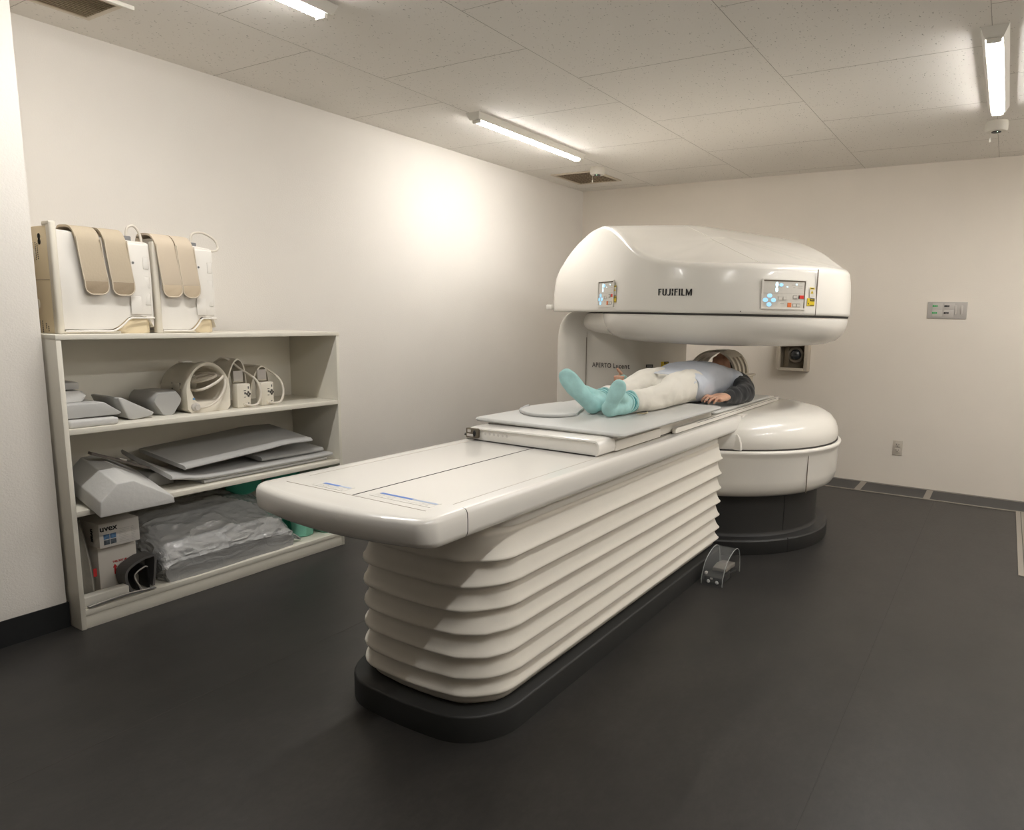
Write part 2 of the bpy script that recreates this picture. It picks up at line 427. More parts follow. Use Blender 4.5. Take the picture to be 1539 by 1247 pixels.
# ---------------------------------------------------------------- storage shelf
m_shelf = mat('cream_laminate', (0.78, 0.74, 0.645), 0.45, bump=0.03, bscale=40)
sx0, sx1, sy0, sy1, sh = .19, .587, -4.872, -3.53, 1.19
sh_t = thing('storage_shelf', ((sx0 + sx1) / 2, (sy0 + sy1) / 2, 0), 'cream laminate shelf unit with three tiers standing against the left wall', 'shelf')
MB().box(sx0, sx1, sy0, sy0 + .018, 0, sh - .019, .001).put('side_panel', m_shelf, sh_t)
MB().box(sx0, sx1, sy1 - .018, sy1, 0, sh - .019, .001).put('side_panel', m_shelf, sh_t)
MB().box(sx0 - .002, sx1 + .002, sy0 - .001, sy1 + .001, sh - .019, sh, .001).put('top_board', m_shelf, sh_t)
for z in (.822, .492, .078):
    MB().box(sx0 + .006, sx1 - .001, sy0 + .018, sy1 - .018, z - .022, z, .001).put('shelf_board', m_shelf, sh_t)
MB().box(sx1 - .02, sx1 - .004, sy0 + .018, sy1 - .018, 0, .055, .001).put('kick_board', m_shelf, sh_t)
MB().box(sx0, sx0 + .006, sy0 + .018, sy1 - .018, 0, sh - .019).put('back_panel', m_shelf, sh_t)

# ---------------------------------------------------------------- patient table
m_gloss = mat('white_gloss_shell', (0.84, 0.81, 0.755), 0.22, coat=0.35)
m_gloss2 = mat('white_satin_shell', (0.78, 0.745, 0.68), 0.35)
m_fabric = mat('bellows_fabric', (0.76, 0.715, 0.635), 0.7, bump=0.12, bscale=9)
m_plinth = mat('charcoal_plinth', (0.021, 0.021, 0.020), 0.5)
m_gap = mat('shadow_gap', (0.05, 0.045, 0.04), 0.8)
m_line = mat('panel_joint', (0.22, 0.18, 0.14), 0.8)
XC = 2.105
tb = thing('patient_table', (XC, -3.6, 0), 'long white scanner table on white pleated bellows with a charcoal plinth', 'table')
def bow_outline(cx, hw, y0, y1, r, bow, rb=.02, seg=8, n=14):
    """rounded rectangle whose near end (y0) bulges outwards by bow"""
    base = rrect(cx - hw, cx + hw, y0, y1, [rb, rb, r, r], seg)
    out = []
    for i, p in enumerate(base):
        out.append(p)
    # insert extra points along the near edge (between the 3rd and 4th corner arcs)
    i3 = 3 * (seg + 1) - 1; a = out[i3]; b = out[i3 + 1]
    mid = [(lerp(a[0], b[0], k / (n + 1)), a[1]) for k in range(1, n + 1)]
    out = out[:i3 + 1] + mid + out[i3 + 1:]
    res = []
    for (x, y) in out:
        u = (x - cx) / hw
        w = max(0, 1 - (y - y0) / max(r, .01)) if y < y0 + r else 0
        res.append((x, y - bow * (1 - u * u) * min(1, w * 1.5)))
    return res
def ringz(o, z): return [V((p[0], p[1], z)) for p in o]
# plinth
ol = lambda d: bow_outline(2.13, .330 - d, -4.618 + d, -2.56, .165 - d, .034)
MB().loft([ringz(ol(0), 0), ringz(ol(0), .078), ringz(ol(.002), .083), ringz(ol(.006), .086)]).put('plinth', m_plinth, tb)
# bellows
folds = [(.086, .050), (.100, .030), (.118, .010), (.128, .022)]
zt = [.128 + .0775 * k for k in range(0, 8)]
prof = [(.086, .030), (.098, .022), (.110, .018)]
FZ = [.125, .184, .255, .329, .404, .483, .564, .655]
for z, zn in zip(FZ, FZ[1:]):
    g = zn - z
    prof += [(z - .007, .009), (z - .003, .002), (z + .001, .000), (z + .006, .001), (z + .011, .0055), (z + g * .38, .0125), (z + g * .58, .0165), (z + g * .76, .0195), (z + g * .88, .0195)]
prof += [(.662, .045), (.690, .045)]
prof = sorted(prof)
rings = []
def bel(d): return bow_outline(2.125, .312 - d, -4.572 + d, -2.545 - d, max(.02, .155 - d * .6), .035, rb=.03)
for z, d in prof:
    rg = ringz(bel(d), z)
    for i, p in enumerate(rg):
        n = noise.noise(V((p.x * 5, p.y * 5, z * 9))) + .7 * noise.noise(V((p.x * 22, p.y * 22, z * 26)))
        nearc = max(0, 1 - ((p.x - 2.40) ** 2 + (p.y + 4.55) ** 2) ** .5 / .22)
        am = .0026 + .011 * nearc
        c = V((2.125, p.y if -4.4 < p.y < -2.6 else (-4.4 if p.y < -3 else -2.6), z))
        dr = (p - c); dr.z = 0
        rg[i] = p + dr.normalized() * n * am
    rings.append(rg)
MB().loft(rings).put('bellows', m_fabric, tb, angle=70)
# collar under the slab
MB().prism(bow_outline(2.12, .30, -4.50, -2.60, .10, .02), .655, .70).put('collar', m_gloss2, tb)
# slab
def slab(d, dy=0): return bow_outline(XC, .360 - d, -4.866 + d + dy, -2.36, max(.012, .042 - d), .052, seg=10, n=20)
prof = [(.694, .030, .030), (.695, .018, .020), (.700, .008, .010), (.708, .002, .004), (.718, 0, .001), (.748, 0, 0), (.766, .001, 0), (.774, .004, .002), (.7785, .009, .006), (.780, .015, .011)]
MB().loft([ringz(slab(d, dy), z) for z, d, dy in prof]).put('slab', m_gloss, tb, angle=50)
# thin joints on the slab top and side
zt_ = .7802
j = MB()
j.box(XC - .0022, XC + .0022, -4.79, -3.0, zt_ - .001, zt_ + .0006)
j.put('centre_joint', m_gap, tb, smooth=False)
j = MB()
j.box(XC - .29, XC + .285, -4.7945, -4.7925, zt_ - .001, zt_ + .0005)
j.box(XC - .3, XC - .2985, -4.70, -2.5, zt_ - .001, zt_ + .0003).box(XC + .2985, XC + .3, -4.70, -2.5, zt_ - .001, zt_ + .0003)
j.put('panel_joint', mat('faint_joint', (0.45, 0.40, 0.34), .8), tb, smooth=False)
j = MB(); sr = []
for z, d, dy in prof:
    if .695 < z: sr.append((XC + .360 - d, z))
for a, b2 in zip(sr, sr[1:]):
    pass
jl = [[V((x + .0006, -4.712, z)), V((x + .0006, -4.7095, z))] for x, z in sr]
j.loft([[jl[i][0], jl[i][1], jl[i][1] - V((.004, 0, 0)), jl[i][0] - V((.004, 0, 0))] for i in range(len(jl))])
j.put('side_joint', m_gap, tb, smooth=False)
# blue printed lines near the foot end
m_blue = mat('blue_print', (0.13, 0.25, 0.62), .6); m_blue2 = mat('grey_blue_print', (0.42, 0.50, 0.66), .6); m_grey = mat('grey_print', (0.60, 0.57, 0.53), .6)
m_label = mat('clear_label', (0.84, 0.815, 0.765), .22)
for (xa, xb, y, nm) in ((1.925, 2.042, -4.742, 'a'), (2.155, 2.372, -4.728, 'b')):
    lb = MB().box(xa - .012, xb + .004, y - .035, y + .012, .7800, .7808).put('caution_label', m_label, tb, smooth=False)
    s1 = MB(); s2 = MB(); x = xa
    L_ = xb - xa
    s1.box(xa, xa + L_ * .58, y - .006, y + .006, .7809, .7812); s2.box(xa + L_ * .6, xb, y - .005, y + .005, .7809, .7812)
    s1.put('blue_heading', m_blue, lb, smooth=False); s2.put('small_print', m_blue2, lb, smooth=False)
    s3 = MB()
    for r in range(2):
        for c in range(5):
            if random.random() < .8: s3.box(xa + c * L_ / 5, xa + (c + .7) * L_ / 5, y - .016 - r * .009, y - .013 - r * .009, .7809, .7811)
    s3.put('small_print', m_grey, lb, smooth=False)
# cradle: moulded board that slides on the slab
cr = [(-.325, .783), (-.330, .795), (-.328, .812), (-.318, .826), (-.295, .836), (.0, .841), (.290, .844), (.312, .841), (.322, .828), (.326, .808), (.322, .79), (.312, .783)]
XB = 2.085
rings = []
for (y, s_, zf) in ((-3.872, .965, .80), (-3.880, .975, .86), (-3.878, .99, .95), (-3.862, 1.0, 1.0), (-3.80, 1.0, 1.0), (-3.755, 1.0, 1.0)):
    rings.append([V((XB + p[0] * s_, y, .783 + (p[1] - .783) * zf)) for p in cr])
MB().loft(rings).put('foot_end_cover', m_gloss, tb, angle=50)
MB().box(XB - .30, XB + .312, -3.757, -2.665, .784, .841, .006).box(XB - .30, XB + .315, -2.67, -1.50, .784, .809, .006).put('cradle', m_gloss2, tb)
MB().box(XB + .300, XB + .330, -3.757, -3.34, .786, .826, .004).put('side_lip', m_gloss2, tb)
MB().prism([(-3.20, .783), (-1.50, .783), (-1.50, .808), (-3.185, .808), (-3.20, .800)], 0, .020, .003, M=frame((XB + .322, 0, 0), (0, 1, 0), (0, 0, 1))).put('side_rail', m_gloss2, tb)
MB().box(XB + .342, XB + .3428, -2.95, -1.56, .8015, .8035).put('rail_groove', m_gap, tb, smooth=False)
MB().prism([(-3.20, .783), (-1.50, .783), (-1.50, .808), (-3.185, .808), (-3.20, .800)], -.020, 0, .003, M=frame((XB - .322, 0, 0), (0, 1, 0), (0, 0, 1))).put('side_rail', m_gloss2, tb)
# socket recess at the left of the foot end cover
soc = MB().box(XB - .312, XB - .252, -3.892, -3.872, .792, .832, .003).put('socket_recess', m_inner, tb)
MB().box(XB - .300, XB - .285, -3.896, -3.888, .815, .826, .001).box(XB - .303, XB - .272, -3.896, -3.888, .798, .808, .001).put('connector', m_plate2, soc)
MB().ell((XB - .265, -3.892, .812), .007, .007, .014).put('plug', m_blk, soc)
MB().prism([(-.005, -.005), (.005, -.005), (0, .006)], 0, .001, M=frame((XB - .3225, -3.882, .803), (1, 0, 0), (0, 0, 1))).put('warning_mark', m_blk, tb, smooth=False)
k = MB()
for i in range(6): 
    zz = .80
    k.cyl((0, 0), .006, 0, .0006, 14, M=frame((XB - .215 + i * .022, -3.8815, .815), (1, 0, 0), (0, 0, 1)))
k.put('key_marks', m_grey, tb, smooth=False)
# mattress pads resting on the cradle
m_pad = mat('grey_vinyl_pad', (0.56, 0.555, 0.53), 0.42, bump=0.06, bscale=18)
def padmesh(x0, x1, y0, y1, z0, z1, r=.02, sag=.0):
    o = [rrect(x0 + d, x1 - d, y0 + d, y1 - d, r, 5) for d in (.006, 0, 0, .004, .010)]
    zs = (z0, z0 + .006, z1 - .008, z1 - .002, z1)
    return MB().loft([ringz(a, z) for a, z in zip(o, zs)])
pad1 = padmesh(1.725, 2.456, -3.785, -2.67, .8446, .8606, .025).put('table_pad', m_pad, base=(2.09, -3.2, .8446))
tag(pad1, 'wide thin grey vinyl pad on the foot half of the scanner table', 'pad')

pad2 = padmesh(1.745, 2.418, -2.662, -1.66, .810, .827, .02).put('table_pad', m_pad, base=(2.09, -2.2, .810))
tag(pad2, 'narrower grey vinyl pad inside the scanner gap, under the head and shoulders', 'pad')

# ---------------------------------------------------------------- open MRI scanner
MX, MY = 2.12, -1.82
RM = .755
gn = thing('mri_scanner', (MX, MY, 0), 'white open MRI scanner with round upper and lower magnets and a side pillar', 'mri scanner')
m_shell = mat('scanner_shell', (0.82, 0.785, 0.72), 0.26, coat=0.25)
m_shell2 = mat('scanner_shell_inner', (0.77, 0.735, 0.67), 0.38)
def circ(r, n=96, c=(MX, MY)): return [(c[0] + r * math.cos(2 * PI * k / n), c[1] + r * math.sin(2 * PI * k / n)) for k in range(n)]
def lat(prof, name, m, parent=gn, seg=96, **k): return MB().lathe(prof, (MX, MY), seg).put(name, m, parent, **k)
m_plinth2 = mat('charcoal_column', (0.024, 0.0235, 0.0225), 0.5)
pl = lat([(.0, 0), (.716, 0), (.718, .004), (.718, .076), (.712, .084), (.700, .087), (.0, .087)], 'plinth', m_plinth2, angle=30)
cl = lat([(.0, .08), (.665, .08), (.652, .092), (.646, .11), (.646, .36), (.0, .36)], 'column', m_plinth2)
# vertical joints on plinth and column
def azp(az, r, z): a = math.radians(az); return V((MX + r * math.cos(a), MY + r * math.sin(a), z))
def vjoint(az, r, z0, z1, m, name='joint', w=.003, parent=gn):
    o = azp(az, r, 0); t = V((-math.sin(math.radians(az)), math.cos(math.radians(az)), 0)); nrm = V((math.cos(math.radians(az)), math.sin(math.radians(az)), 0))
    b = MB(); b.box(-w / 2, w / 2, z0, z1, -.004, .0012, M=frame(o, t, (0, 0, 1)) if frame(o, t, (0, 0, 1)).col[2].xyz.dot(nrm) > 0 else frame(o, -t, (0, 0, 1)))
    return b.put(name, m, parent, smooth=False)
vjoint(-31, .646, .10, .33, m_blk, parent=cl); vjoint(-33, .718, 0, .084, m_blk, parent=pl)
# lower magnet: band with rolled rim, dome above
band = lat([(.0, .318), (.60, .318), (.66, .322), (.70, .333), (.728, .352), (.742, .38), (.748, .42), (.751, .55), (.755, .566), (.762, .578), (.764, .587), (.760, .593), (.752, .5965), (.735, .5965), (.0, .593)], 'lower_magnet_band', m_shell, angle=60)
vjoint(-27, .7525, .345, .590, m_line, parent=band, w=.0024)
dome = lat([(.0, .600), (.738, .604), (.743, .63), (.740, .66), (.726, .70), (.698, .735), (.655, .760), (.60, .772), (.53, .778), (.44, .780), (.0, .780)], 'lower_magnet_dome', m_shell, angle=70)
lat([(.60, .595), (.744, .595), (.744, .6045), (.60, .6045)], 'seam', m_gap)
# neck joining the table to the dome
MB().loft([[V((p[0], p[1], z)) for p in rrect(1.707 + e, 2.503 - e, -2.478 + e * .6, -1.9, .006, 4)] for z, e in ((.603, 0), (.64, .003), (.67, .014), (.690, .030))]).prism(rrect(1.75, 2.464, -2.352, -1.9, .004, 3), .690, .776, .002, 2).put('table_dock', m_shell2, gn)
# upper pod (pole cover)
pod = lat([(.0, 1.152), (.36, 1.153), (.52, 1.156), (.62, 1.167), (.685, 1.190), (.722, 1.226), (.740, 1.268), (.745, 1.305), (.744, 1.322), (.0, 1.322)], 'upper_magnet_pod', m_shell, angle=80)
lat([(.0, 1.146), (.30, 1.146), (.345, 1.152), (.0, 1.156)], 'pole_face', m_shell2)
UX = V((-.777, .63, 0)).normalized(); VX = V((-UX.y, UX.x, 0))
def uv(u, v, z=0): return V((MX, MY, z)) + UX * u + VX * v
# neck from pod to pillar
ring = []
for (u, hv, z0, z1) in ((.2, .40, 1.19, 1.324), (.60, .36, 1.195, 1.324), (.80, .33, 1.205, 1.324), (.86, .28, 1.23, 1.324)):
    vc = .30
    o = rrect(vc - hv, vc + hv, z0, z1, [.005, .005, min(.06, (z1 - z0) / 2), min(.06, (z1 - z0) / 2)], 5)
    ring.append([uv(u, p[0], p[1]) for p in o])
MB().loft(ring).put('pod_neck', m_shell2, gn, angle=60)
# upper housing: outline in (u, v)
def outline():
    o = []
    n = 60
    for k in range(n + 1):
        a = PI / 2 + PI * k / n
        o.append((RM * math.cos(a), RM * math.sin(a)))
    ue, r = 1.31, .24
    for k in range(1, 12): o.append((lerp(0, ue - r, k / 12), -RM))
    for k in range(0, 9):
        a = -PI / 2 + PI / 2 * k / 8; o.append((ue - r + r * math.cos(a), -RM + r + r * math.sin(a)))
    for k in range(1, 10): o.append((ue, lerp(-RM + r, RM - r, k / 10)))
    for k in range(0, 9):
        a = PI / 2 * k / 8; o.append((ue - r + r * math.cos(a), RM - r + r * math.sin(a)))
    for k in range(1, 22): o.append((lerp(ue - r, 0, k / 22), RM))
    return o
OUT = outline()
HE = [(-.64, 1.598), (-.5, 1.604), (-.35, 1.628), (-.2, 1.682), (-.1, 1.73), (.1, 1.805), (.25, 1.85), (.42, 1.880), (.60, 1.868), (.80, 1.81), (.95, 1.745), (1.07, 1.655), (1.16, 1.555), (1.25, 1.44)]
def lin(tab, x):
    if x <= tab[0][0]: return tab[0][1]
    for (a, b), (c, d) in zip(tab, tab[1:]):
        if x <= c: return b + (d - b) * (x - a) / (c - a)
    return tab[-1][1]
HC = [(-.75, 1.600), (-.58, 1.612), (.30, 1.905), (.45, 1.925), (.75, 1.895), (.95, 1.83), (1.1, 1.74), (1.28, 1.58)]
ZB = 1.330
def top_z(u, v, s):
    """s: 0 on the rim, 1 on the centre line"""
    he = lin(HE, u); hc = lin(HC, u)
    t = 1 - abs(v) / RM; t = min(1, max(0, t))
    return he + (hc - he) * (t ** .75)
hs = MB(); bm = hs.bm
CU = .15
def ctr(p):
    # spine point towards which the contour shrinks
    return (max(-.0, min(.85, p[0])), 0.0) if True else None
rings = []
for (z, d) in ((ZB, .012), (ZB + .0015, .004), (ZB + .006, 0), (ZB + .02, 0), (ZB + .03, 0)):
    rings.append([(p, d, z) for p in OUT])
def inset(p, d):
    c = ctr(p); l = math.hypot(p[0] - c[0], p[1] - c[1]); f = (l - d) / l
    return (c[0] + (p[0] - c[0]) * f, c[1] + (p[1] - c[1]) * f)
VR = []
for rg in rings: VR.append([uv(*inset(p, d), z) for p, d, z in rg])
# side walls climbing to the rim
for fr in (.2, .4, .6, .8):
    VR.append([uv(*inset(p, (.012 + .20 * max(0, lin(HE, p[0]) - 1.60)) * fr * fr), lerp(ZB + .03, lin(HE, p[0]) - .045, fr)) for p in OUT])
for k in range(0, 7):
    a = PI / 2 * k / 6; r = .045
    VR.append([uv(*inset(p, .014 + .23 * max(0, lin(HE, p[0]) - 1.60) + r * (1 - math.cos(a))), lin(HE, p[0]) - r + r * math.sin(a) + .0) for p in OUT])
base_in = .014 + .045
for fr in (.02, .06, .12, .2, .3, .4, .5, .6, .7, .8, .9, .97):
    row = []
    for p in OUT:
        q = inset(p, base_in + .23 * max(0, lin(HE, p[0]) - 1.60)); c = ctr(p)
        w = (lerp(q[0], c[0], fr), lerp(q[1], c[1], fr))
        he = lin(HE, p[0]); 
        zz = top_z(w[0], w[1], 0); z0_ = top_z(q[0], q[1], 0)
        zz = zz - (z0_ - he) * (1 - fr)
        row.append(uv(w[0], w[1], zz))
    VR.append(row)
hb = MB(); hb.loft(VR, cap=False)
# close the top along the spine and the bottom
b = hb.bm; b.verts.ensure_lookup_table()
hb2 = bmesh.new()
me_h = fin(hb.bm, 'housing')
bt = bmesh.new(); bt.from_mesh(me_h)
bmesh.ops.holes_fill(bt, edges=[e for e in bt.edges if e.is_boundary], sides=0)
bmesh.ops.triangulate(bt, faces=[f for f in bt.faces if len(f.verts) > 4])
bmesh.ops.recalc_face_normals(bt, faces=bt.faces); bt.to_mesh(me_h); bt.free()
housing = link('upper_housing', me_h, m_shell, gn, angle=55)
# joint line of the end cap and dark seam under the housing
vjoint(-29.5, .7555, ZB + .002, 1.575, m_line, parent=housing, w=.0035)
lat([(.60, 1.320), (.747, 1.320), (.747, 1.332), (.60, 1.332)], 'seam', m_gap)
MB().ell(azp(-63, .756, 1.345), .003, .003, .003).put('screw_hole', m_blk, housing)
# crease line on the top (joint between the top covers)
cr = []
for k in range(16):
    u = lerp(-.575, .32, k / 15); cr.append(uv(u, .12, 0))
from mathutils.bvhtree import BVHTree
_b = BVHTree.FromPolygons([v.co + wloc(gn) for v in me_h.vertices], [tuple(p.vertices) for p in me_h.polygons])
c2 = []
for p in cr:
    hh = _b.ray_cast(V((p.x, p.y, 3)), V((0, 0, -1)))
    if hh[0]: c2.append(hh[0] + V((0, 0, .0004)))
MB().tube(c2, .0022, 6, 2).put('cover_joint', m_shell, housing)
# pillar
PW = [(.835, -1.72), (.87, -1.765), (.93, -1.785), (1.02, -1.775), (1.085, -1.745), (1.10, -1.735), (1.15, -1.725), (1.25, -1.72), (1.34, -1.71), (1.42, -1.68), (1.50, -1.61), (1.56, -1.52), (1.60, -1.43), (1.622, -1.36), (1.635, -1.27), (1.62, -1.15), (1.54, -1.0), (1.40, -.88), (1.2, -.80), (1.0, -.82), (.86, -.95), (.80, -1.15), (.79, -1.4), (.80, -1.62)]
P2 = [V((*p, 0)) for p in PW]
P2 = spline(P2 + [P2[0]], 4)[:-1]
pc = V((1.2, -1.3, 0))
rings = []
for (z, s, dx) in ((.0, 1.0, 0), (.6, 1.0, 0), (1.08, 1.0, 0), (1.14, 1, .006), (1.19, 1.0, .022), (1.235, 1, .052), (1.275, 1, .105), (1.30, 1, .16), (1.318, 1, .225), (1.329, 1, .30), (1.334, 1, .36)):
    rg = []
    for p in P2:
        # flare only towards the front side
        fr = max(0, min(1, (-p.y - 1.5) / .15))
        sc = 1 + (s - 1) * fr
        # the left edge stays in line with the housing
        lx = max(0, min(1, (p.x - .85) / .2))
        wl = lerp(1, .25, max(0, min(1, (p.x - .95) / .35)))
        q = p - UX * dx * fr * wl; rg.append(V((q.x, q.y, z)))
    rings.append(rg)
pil = MB().loft(rings).put('pillar', m_shell2, gn, angle=60)
# curved joint on the pillar front
jp = [(1.092, -1.742, z) for z in (.80, .95, 1.05, 1.15)] + [(1.088, -1.745, 1.19), (1.078, -1.752, 1.215)]
MB().tube([V(p) + V((.004, -.002, 0)) for p in jp], .0022, 6, 4).put('pillar_joint', m_line, gn)
# light coloured cable clip at the far left of the housing
MB().box(.800, .845, -1.83, -1.79, 1.345, 1.378, .003).put('side_clip', m_shell, gn)
# wordmarks
m_ink = mat('black_lettering', (0.012, 0.011, 0.011), .5)
m_ink2 = mat('grey_lettering', (0.10, 0.09, 0.08), .5)
def wrap(me, r, az0, zc, sgn=1):
    """bend a flat mesh lying in xy (x right, y up) round the magnet axis"""
    for v in me.vertices:
        a = math.radians(az0) + v.co.x / r
        rr = r + v.co.z
        v.co = V((MX + rr * math.cos(a), MY + rr * math.sin(a), zc + v.co.y))
    return me
def poly_mesh(polys, d=.001):
    s = MB()
    for p in polys: s.prism(p, 0, d)
    return fin(s.bm)
# FUJIFILM in bold condensed capitals built letter by letter
def rect(x0, y0, x1, y1): return [(x0, y0), (x1, y0), (x1, y1), (x0, y1)]
h_ = 1.0; st = .20; th = .13
L_ = []
x = 0
def F_(x, w=.50): return [rect(x, 0, x + st, 1), rect(x + st, 1 - th, x + w, 1), rect(x + st, .46, x + w * .9, .46 + th)], w
def U_(x, w=.66):
    return [rect(x, .22, x + st, 1), rect(x + w - st, .22, x + w, 1), [(x, .22), (x + .10, .05), (x + .24, 0), (x + w - .24, 0), (x + w - .10, .05), (x + w, .22), (x + w - st, .24), (x + w - .26, th), (x + .26, th), (x + st, .24)]], w
def J_(x, w=.46): return [rect(x + w - st, .2, x + w, 1), [(x, .02), (x + .16, -.02), (x + w - .08, .04), (x + w, .2), (x + w - st, .22), (x + w - st - .03, th), (x + .12, th), (x, .16)]], w
def Is(x, w=.24): return [[(x + .02, 0), (x + .02 + st, 0), (x + .02 + st, .40), (x + .02, .52)], [(x + .02, .62), (x + .02 + st, .50), (x + .02 + st, 1), (x + .02, 1)]], w
def I_(x, w=.2): return [rect(x, 0, x + st, 1)], w
def LL(x, w=.48): return [rect(x, 0, x + st, 1), rect(x + st, 0, x + w, th)], w
def M_(x, w=.86): return [rect(x, 0, x + st * .8, 1), rect(x + w - st, 0, x + w, 1), [(x + st * .8, 1), (x + st * .8, .72), (x + w / 2 - .06, 0), (x + w / 2 + .06, 0), (x + w - st, .72), (x + w - st, 1), (x + w / 2, .34)]], w
x = 0
for fn in (F_, U_, J_, Is, F_, I_, LL, M_):
    ps, w = fn(x); L_ += ps; x += w + .15
W_ = x - .15; SCL = .196 / W_
polys = [[((px - W_ / 2) * SCL, (py - .5) * .036) for px, py in p] for p in L_]
link('wordmark', wrap(poly_mesh(polys), .7552, math.degrees(math.atan2(-.749, .0)) + .0, 1.4405), m_ink, housing, smooth=False)
azt = -90.5
link('wordmark', None, None) if False else None
Mt = frame((1.278, -1.7445, .957), (1, .03, 0), (0, 0, 1))
_pb = BVHTree.FromPolygons([v.co + wloc(gn) for v in pil.data.vertices], [tuple(p.vertices) for p in pil.data.polygons])
def on_pillar(me, off=.0025):
    for v in me.vertices:
        hh = _pb.ray_cast(V((v.co.x, v.co.y - .3, v.co.z)), V((0, 1, 0)))
        if hh[0]: v.co.y = hh[0].y - off - (.0006 if v.index % 2 else 0)
    return me
me_t = text_mesh('APERTO Lucent', .048, spacing=1.10, sx=.79, bold=.0006); me_t.transform(Mt); me_t.materials.clear()
link('model_name', on_pillar(me_t), m_ink2, gn, smooth=False)
# stickers on the pillar
m_yel = mat('yellow_sticker', (0.75, 0.55, 0.02), .5)
def sticker(parent, M, w, h, kind):
    if kind == 'warn':
        s_ = MB().box(-w / 2, w / 2, -h / 2, h / 2, 0, .0010, M=M).put('warning_sticker', m_yel, parent, smooth=False)
        q = MB(); q.box(-w * .1, w * .5, h * .12, h * .5, .001, .0016, M=M); q.box(-w * .1, w * .45, -h * .44, -h * .36, .001, .0014, M=M).prism([(-w * .42, -h * .3), (-w * .2, -h * .3), (-w * .31, -h * .08)], .001, .0014, M=M)
        q.put('print', m_blk, s_, smooth=False)
        q = MB()
        for k in range(3): q.box(w * (-.02 + k * .17), w * (.09 + k * .17), h * .24, h * .38, .0016, .0019, M=M)
        q.put('print', m_yel, s_, smooth=False)
    elif kind == 'caution':
        s_ = MB().box(-w / 2, w / 2, -h / 2, h / 2, 0, .0010, M=M).put('caution_sticker', m_plainw, parent, smooth=False)
        MB().box(-w / 2, w / 2, h * .32, h / 2, .001, .0015, M=M).prism([(-w * .3, -h * .1), (w * .3, -h * .1), (0, h * .24)], .001, .0015, M=M).put('print', m_yel, s_, smooth=False)
        MB().box(-w * .04, w * .04, -h * .04, h * .1, .0015, .0018, M=M).box(-w * .3, w * .3, h * .38, h * .44, .0015, .0018, M=M).put('print', m_blk, s_, smooth=False)
    else:
        s_ = MB().box(-w / 2, w / 2, -h / 2, h / 2, 0, .0010, M=M).put('rating_plate', m_blk, parent, smooth=False)
        MB().box(-w * .4, w * .4, -h * .12, h * .12, .001, .0013, M=M).put('print', m_plate2, s_, smooth=False)
m_plainw = mat('white_sticker', (0.72, 0.69, 0.62), .5)
sticker(gn, frame((1.524, -1.584, .962), (.62, .78, 0), (0, 0, 1)), .055, .022, 'plate')
sticker(gn, frame((1.588, -1.465, .966), (.45, .89, 0), (0, 0, 1)), .07, .05, 'warn')
